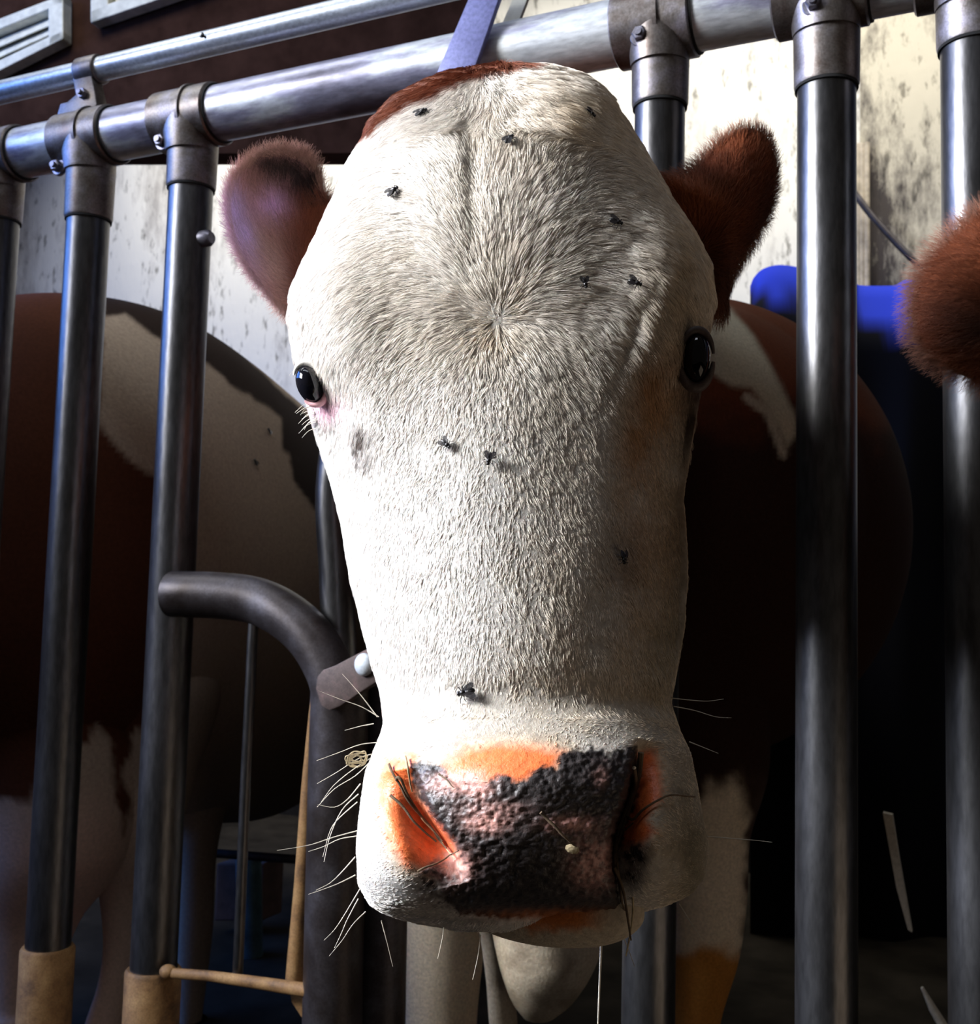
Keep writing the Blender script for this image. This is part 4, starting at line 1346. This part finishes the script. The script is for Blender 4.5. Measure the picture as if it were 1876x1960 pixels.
Gb = loft([(-420, 1000, 2.02, .12, .16), (-390, 1000, 2.02, .22, .28), (-280, 990, 2.02, .29, .38), (-60, 1000, 2.06, .33, .42), (90, 1012, 2.12, .345, .465), (215, 1040, 2.24, .34, .50), (330, 1085, 2.44, .345, .52), (440, 1140, 2.75, .35, .55), (520, 1165, 3.1, .34, .56), (590, 1180, 3.5, .30, .46), (640, 1190, 3.8, .15, .2)], 320, 50)
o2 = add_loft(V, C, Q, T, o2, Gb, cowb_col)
LOWB = [(.8, .95), (.6, .9), (.4, .75), (.25, .8), (.14, 1.0), (.1, .9), (.06, 1.25), (.0, 1.5)]
o2 = leg(V, C, Q, T, o2, [(110, 1200, 150), (120, 1420, 170), (110, 1620, 150), (60, 1760, 90), (40, 1900, 60)], 2.06, LOWB, cowb_col)
o2 = leg(V, C, Q, T, o2, [(300, 1300, 120), (272, 1500, 95), (255, 1620, 74), (240, 1700, 48), (236, 1800, 36), (226, 1880, 36), (205, 1960, 40)], 2.1, LOWB, cowb_col)
o2 = leg(V, C, Q, T, o2, [(400, 1400, 60), (385, 1560, 42), (376, 1650, 36), (372, 1780, 34), (366, 1900, 26), (362, 1960, 22)], 2.45, LOWB, cowb_col)
me = np_mesh('cow', np.concatenate(V), [np.concatenate(Q), np.concatenate(T)], True, np.concatenate(C))
bm = bmesh.new(); bm.from_mesh(me); bmesh.ops.recalc_face_normals(bm, faces=bm.faces); bm.to_mesh(me); bm.free()
cowb = link('cow', me, M['hide'])
tag(cowb, 'brown and cream cow standing behind the fence on the left, body only', 'cow')

pg = proj(Gb); dpt = -((Gb - CAM) @ R_wc.T)[..., 2]
Nb, _, _ = grid_normals(Gb)
if (Nb * (Gb - Gb.mean(1, keepdims=True))).sum() < 0: Nb = -Nb
face_ = (Nb * (CAM - Gb)).sum(-1) > 0
for x, y, lb in [(513, 825, 'upper of two tiny flies on the cream flank of the left cow'), (484, 885, 'lower of two tiny flies on the cream flank of the left cow')]:
    dd = np.where(face_, (pg[..., 0] - x) ** 2 + (pg[..., 1] - y) ** 2, 1e12)
    k = np.unravel_index(np.argmin(dd), dd.shape)
    o = copy_thing(fp0); place_fly(o, Gb[k] + Nb[k] * .001, Nb[k], 200, 1.9)
    tag(o, lb, 'fly', 'flies on the left cow')

# things in the dark behind it
tag(MB().tube([P(476, 1640, 2.9), P(480, 1960, 2.9), P(482, 2300, 2.9)], .034, 24).build('stall_pipe', M['teal']), 'blue-green stall pipe low behind the thin yoke rod', 'pipe')
wb = MB(); c0 = P(478, 1700, 3.12); wb.box(c0, R_cw @ np.array([.066, 0, 0]), (0, .05, 0), (0, 0, .08))
tag(wb.build('wooden_block', plain('brown_block', (.10, .06, .05), .9), smooth=False, bevel=.006), 'dark brown block beside the blue-green stall pipe', 'block')
tag(MB().tube([P(395, 1632, 2.75), P(610, 1648, 2.75)], .011, 14).build('stall_bar', M['dark_metal']), 'dim horizontal stall bar behind the yoke rods', 'bar')

# ------------------------------------------------------------------ neighbouring brown cow, its ear in the frame at the right
V, C, Q, T = [], [], [], []; o3 = 0
sh = P(2480, 760, .95) - P(955, 700, .645)
dec = HP[::6, ::6] + sh
nr, na = dec.shape[:2]
V.append(dec.reshape(-1, 3)); C.append(np.ones((nr * na, 3)) * BROWN * .8)
i, j = np.meshgrid(np.arange(nr - 1), np.arange(na), indexing='ij'); j2 = (j + 1) % na
Q.append(np.stack([i * na + j, (i + 1) * na + j, (i + 1) * na + j2, i * na + j2], -1).reshape(-1, 4)); o3 = nr * na
EAR_N = [(2130, 560), (2030, 470), (1950, 400), (1880, 400), (1820, 450), (1772, 505), (1748, 570), (1752, 640), (1790, 688), (1850, 722), (1930, 745), (2040, 700), (2110, 660)]
ex, ey, r, _ = ear_patch(EAR_N, (1900, 580), 0, 0, 0)


def earN_col(px, py, flip=0):
    nz = fbm(px / 30., py / 30., 3) - .5
    Cc = np.ones(px.shape + (3,)) * BROWN * .75
    Cc = mixc(Cc, np.array([.05, .025, .02]), .8 * gauss(px, py, 1880, 620, 60, 40) * (1 + nz))
    return Cc
z = .92 + 0 * ex
FN = P(ex, ey, z + .035 * (r ** 2) * 1.0)
FN2 = P(ex, ey, z + .035 * (r ** 2) + .05 * (1 - r ** 4) + .0005)
for G in (FN, FN2):
    nr, na = G.shape[:2]
    V.append(G.reshape(-1, 3)); C.append(earN_col(ex, ey).reshape(-1, 3))
    i, j = np.meshgrid(np.arange(nr - 1), np.arange(na), indexing='ij'); j2 = (j + 1) % na
    Q.append(np.stack([i * na + j, (i + 1) * na + j, (i + 1) * na + j2, i * na + j2], -1).reshape(-1, 4) + o3); o3 += nr * na
me = np_mesh('cow', np.concatenate(V), [np.concatenate(Q)], True, np.concatenate(C))
bm = bmesh.new(); bm.from_mesh(me); bmesh.ops.recalc_face_normals(bm, faces=bm.faces); bm.to_mesh(me); bm.free()
cown = link('cow', me, M['hide'])
tag(cown, 'brown cow beyond the right edge, only its furry brown ear in view', 'cow')
_cow = cow; cow = cown
ear_fur('ear_fur', ex, ey, FN, earN_col, 15000, (2100, 600), .012, .35, 1.5)
cow = _cow

# ------------------------------------------------------------------ blue draped cover behind the tall right post
prof = [(1436, 548), (1444, 530), (1462, 514), (1492, 507), (1530, 512), (1570, 524), (1615, 540), (1638, 538), (1646, 546), (1700, 547), (1716, 545), (1728, 538), (1742, 536), (1760, 545), (1800, 600), (1822, 700), (1830, 900)]
pb = catmull(prof, 5)
D0 = 3.35
rows_ = []
nlev = 30
for k in range(nlev):
    t_ = k / (nlev - 1)
    x = pb[:, 0]; y = pb[:, 1] + (1950 - pb[:, 1]) * t_ ** 1.2
    fold = .03 * np.sin(x / 26. + 2 * t_) * smoothstep(0, .4, t_)
    d = D0 - .16 * smoothstep(0, .12, t_) + fold
    rows_.append(P(x, y, d))
F_ = np.array(rows_)
Bk = F_ + np.array([-.05, .32, 0])
nr, na = F_.shape[:2]
Vv = np.concatenate([F_.reshape(-1, 3), Bk.reshape(-1, 3)]); o_ = nr * na
i, j = np.meshgrid(np.arange(nr - 1), np.arange(na - 1), indexing='ij')
q1 = np.stack([i * na + j, (i + 1) * na + j, (i + 1) * na + j + 1, i * na + j + 1], -1).reshape(-1, 4)
j = np.arange(na - 1); qt = np.stack([j, j + 1, j + 1 + o_, j + o_], 1)
i = np.arange(nr - 1); ql = np.stack([i * na, (i + 1) * na, (i + 1) * na + o_, i * na + o_], 1); qr = ql + na - 1
m, nt, b = mat_new('blue_cloth_dark_below')
a = nt.nodes.new('ShaderNodeAttribute'); a.attribute_name = 'Col'
nt.links.new(a.outputs['Color'], b.inputs['Base Color']); b.inputs['Roughness'].default_value = .9; b.inputs['Specular IOR Level'].default_value = .1
pj = proj(Vv)
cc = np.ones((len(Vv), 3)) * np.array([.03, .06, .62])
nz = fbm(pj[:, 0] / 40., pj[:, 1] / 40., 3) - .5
cc = mixc(cc, np.array([.008, .008, .011]), smoothstep(-14, 14, pj[:, 1] - np.interp(pj[:, 0], [1400, 1470, 1530, 1640, 1700, 1760], [560, 562, 575, 610, 640, 640]) + 30 * nz))  # cloth turns near-black below the blue top
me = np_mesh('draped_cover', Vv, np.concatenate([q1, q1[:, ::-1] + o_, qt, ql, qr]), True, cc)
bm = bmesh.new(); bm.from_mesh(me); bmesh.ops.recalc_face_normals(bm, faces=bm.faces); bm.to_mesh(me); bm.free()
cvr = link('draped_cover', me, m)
tag(cvr, 'bright blue topped draped cloth, near-black below, behind the tall right post', 'cloth')

# pale slivers low on the right
s1 = MB().prism([P(1690, 1556, 2.2), P(1708, 1560, 2.2), P(1722, 1650, 2.2), P(1746, 1785, 2.2), P(1738, 1780, 2.2), P(1716, 1700, 2.2)], (0, .02, 0)).build('pale_sliver', M['straw'], None)
tag(s1, 'thin pale slanting sliver in the dark, lower right', 'wood strip')
s2 = MB().tube(P(np.array([1765, 1785, 1812]), np.array([1890, 1930, 1975]), 2.2), [.003, .008, .010], 10).build('pale_sliver', M['straw'], None)
tag(s2, 'short pale sliver at the bottom right corner', 'wood strip')
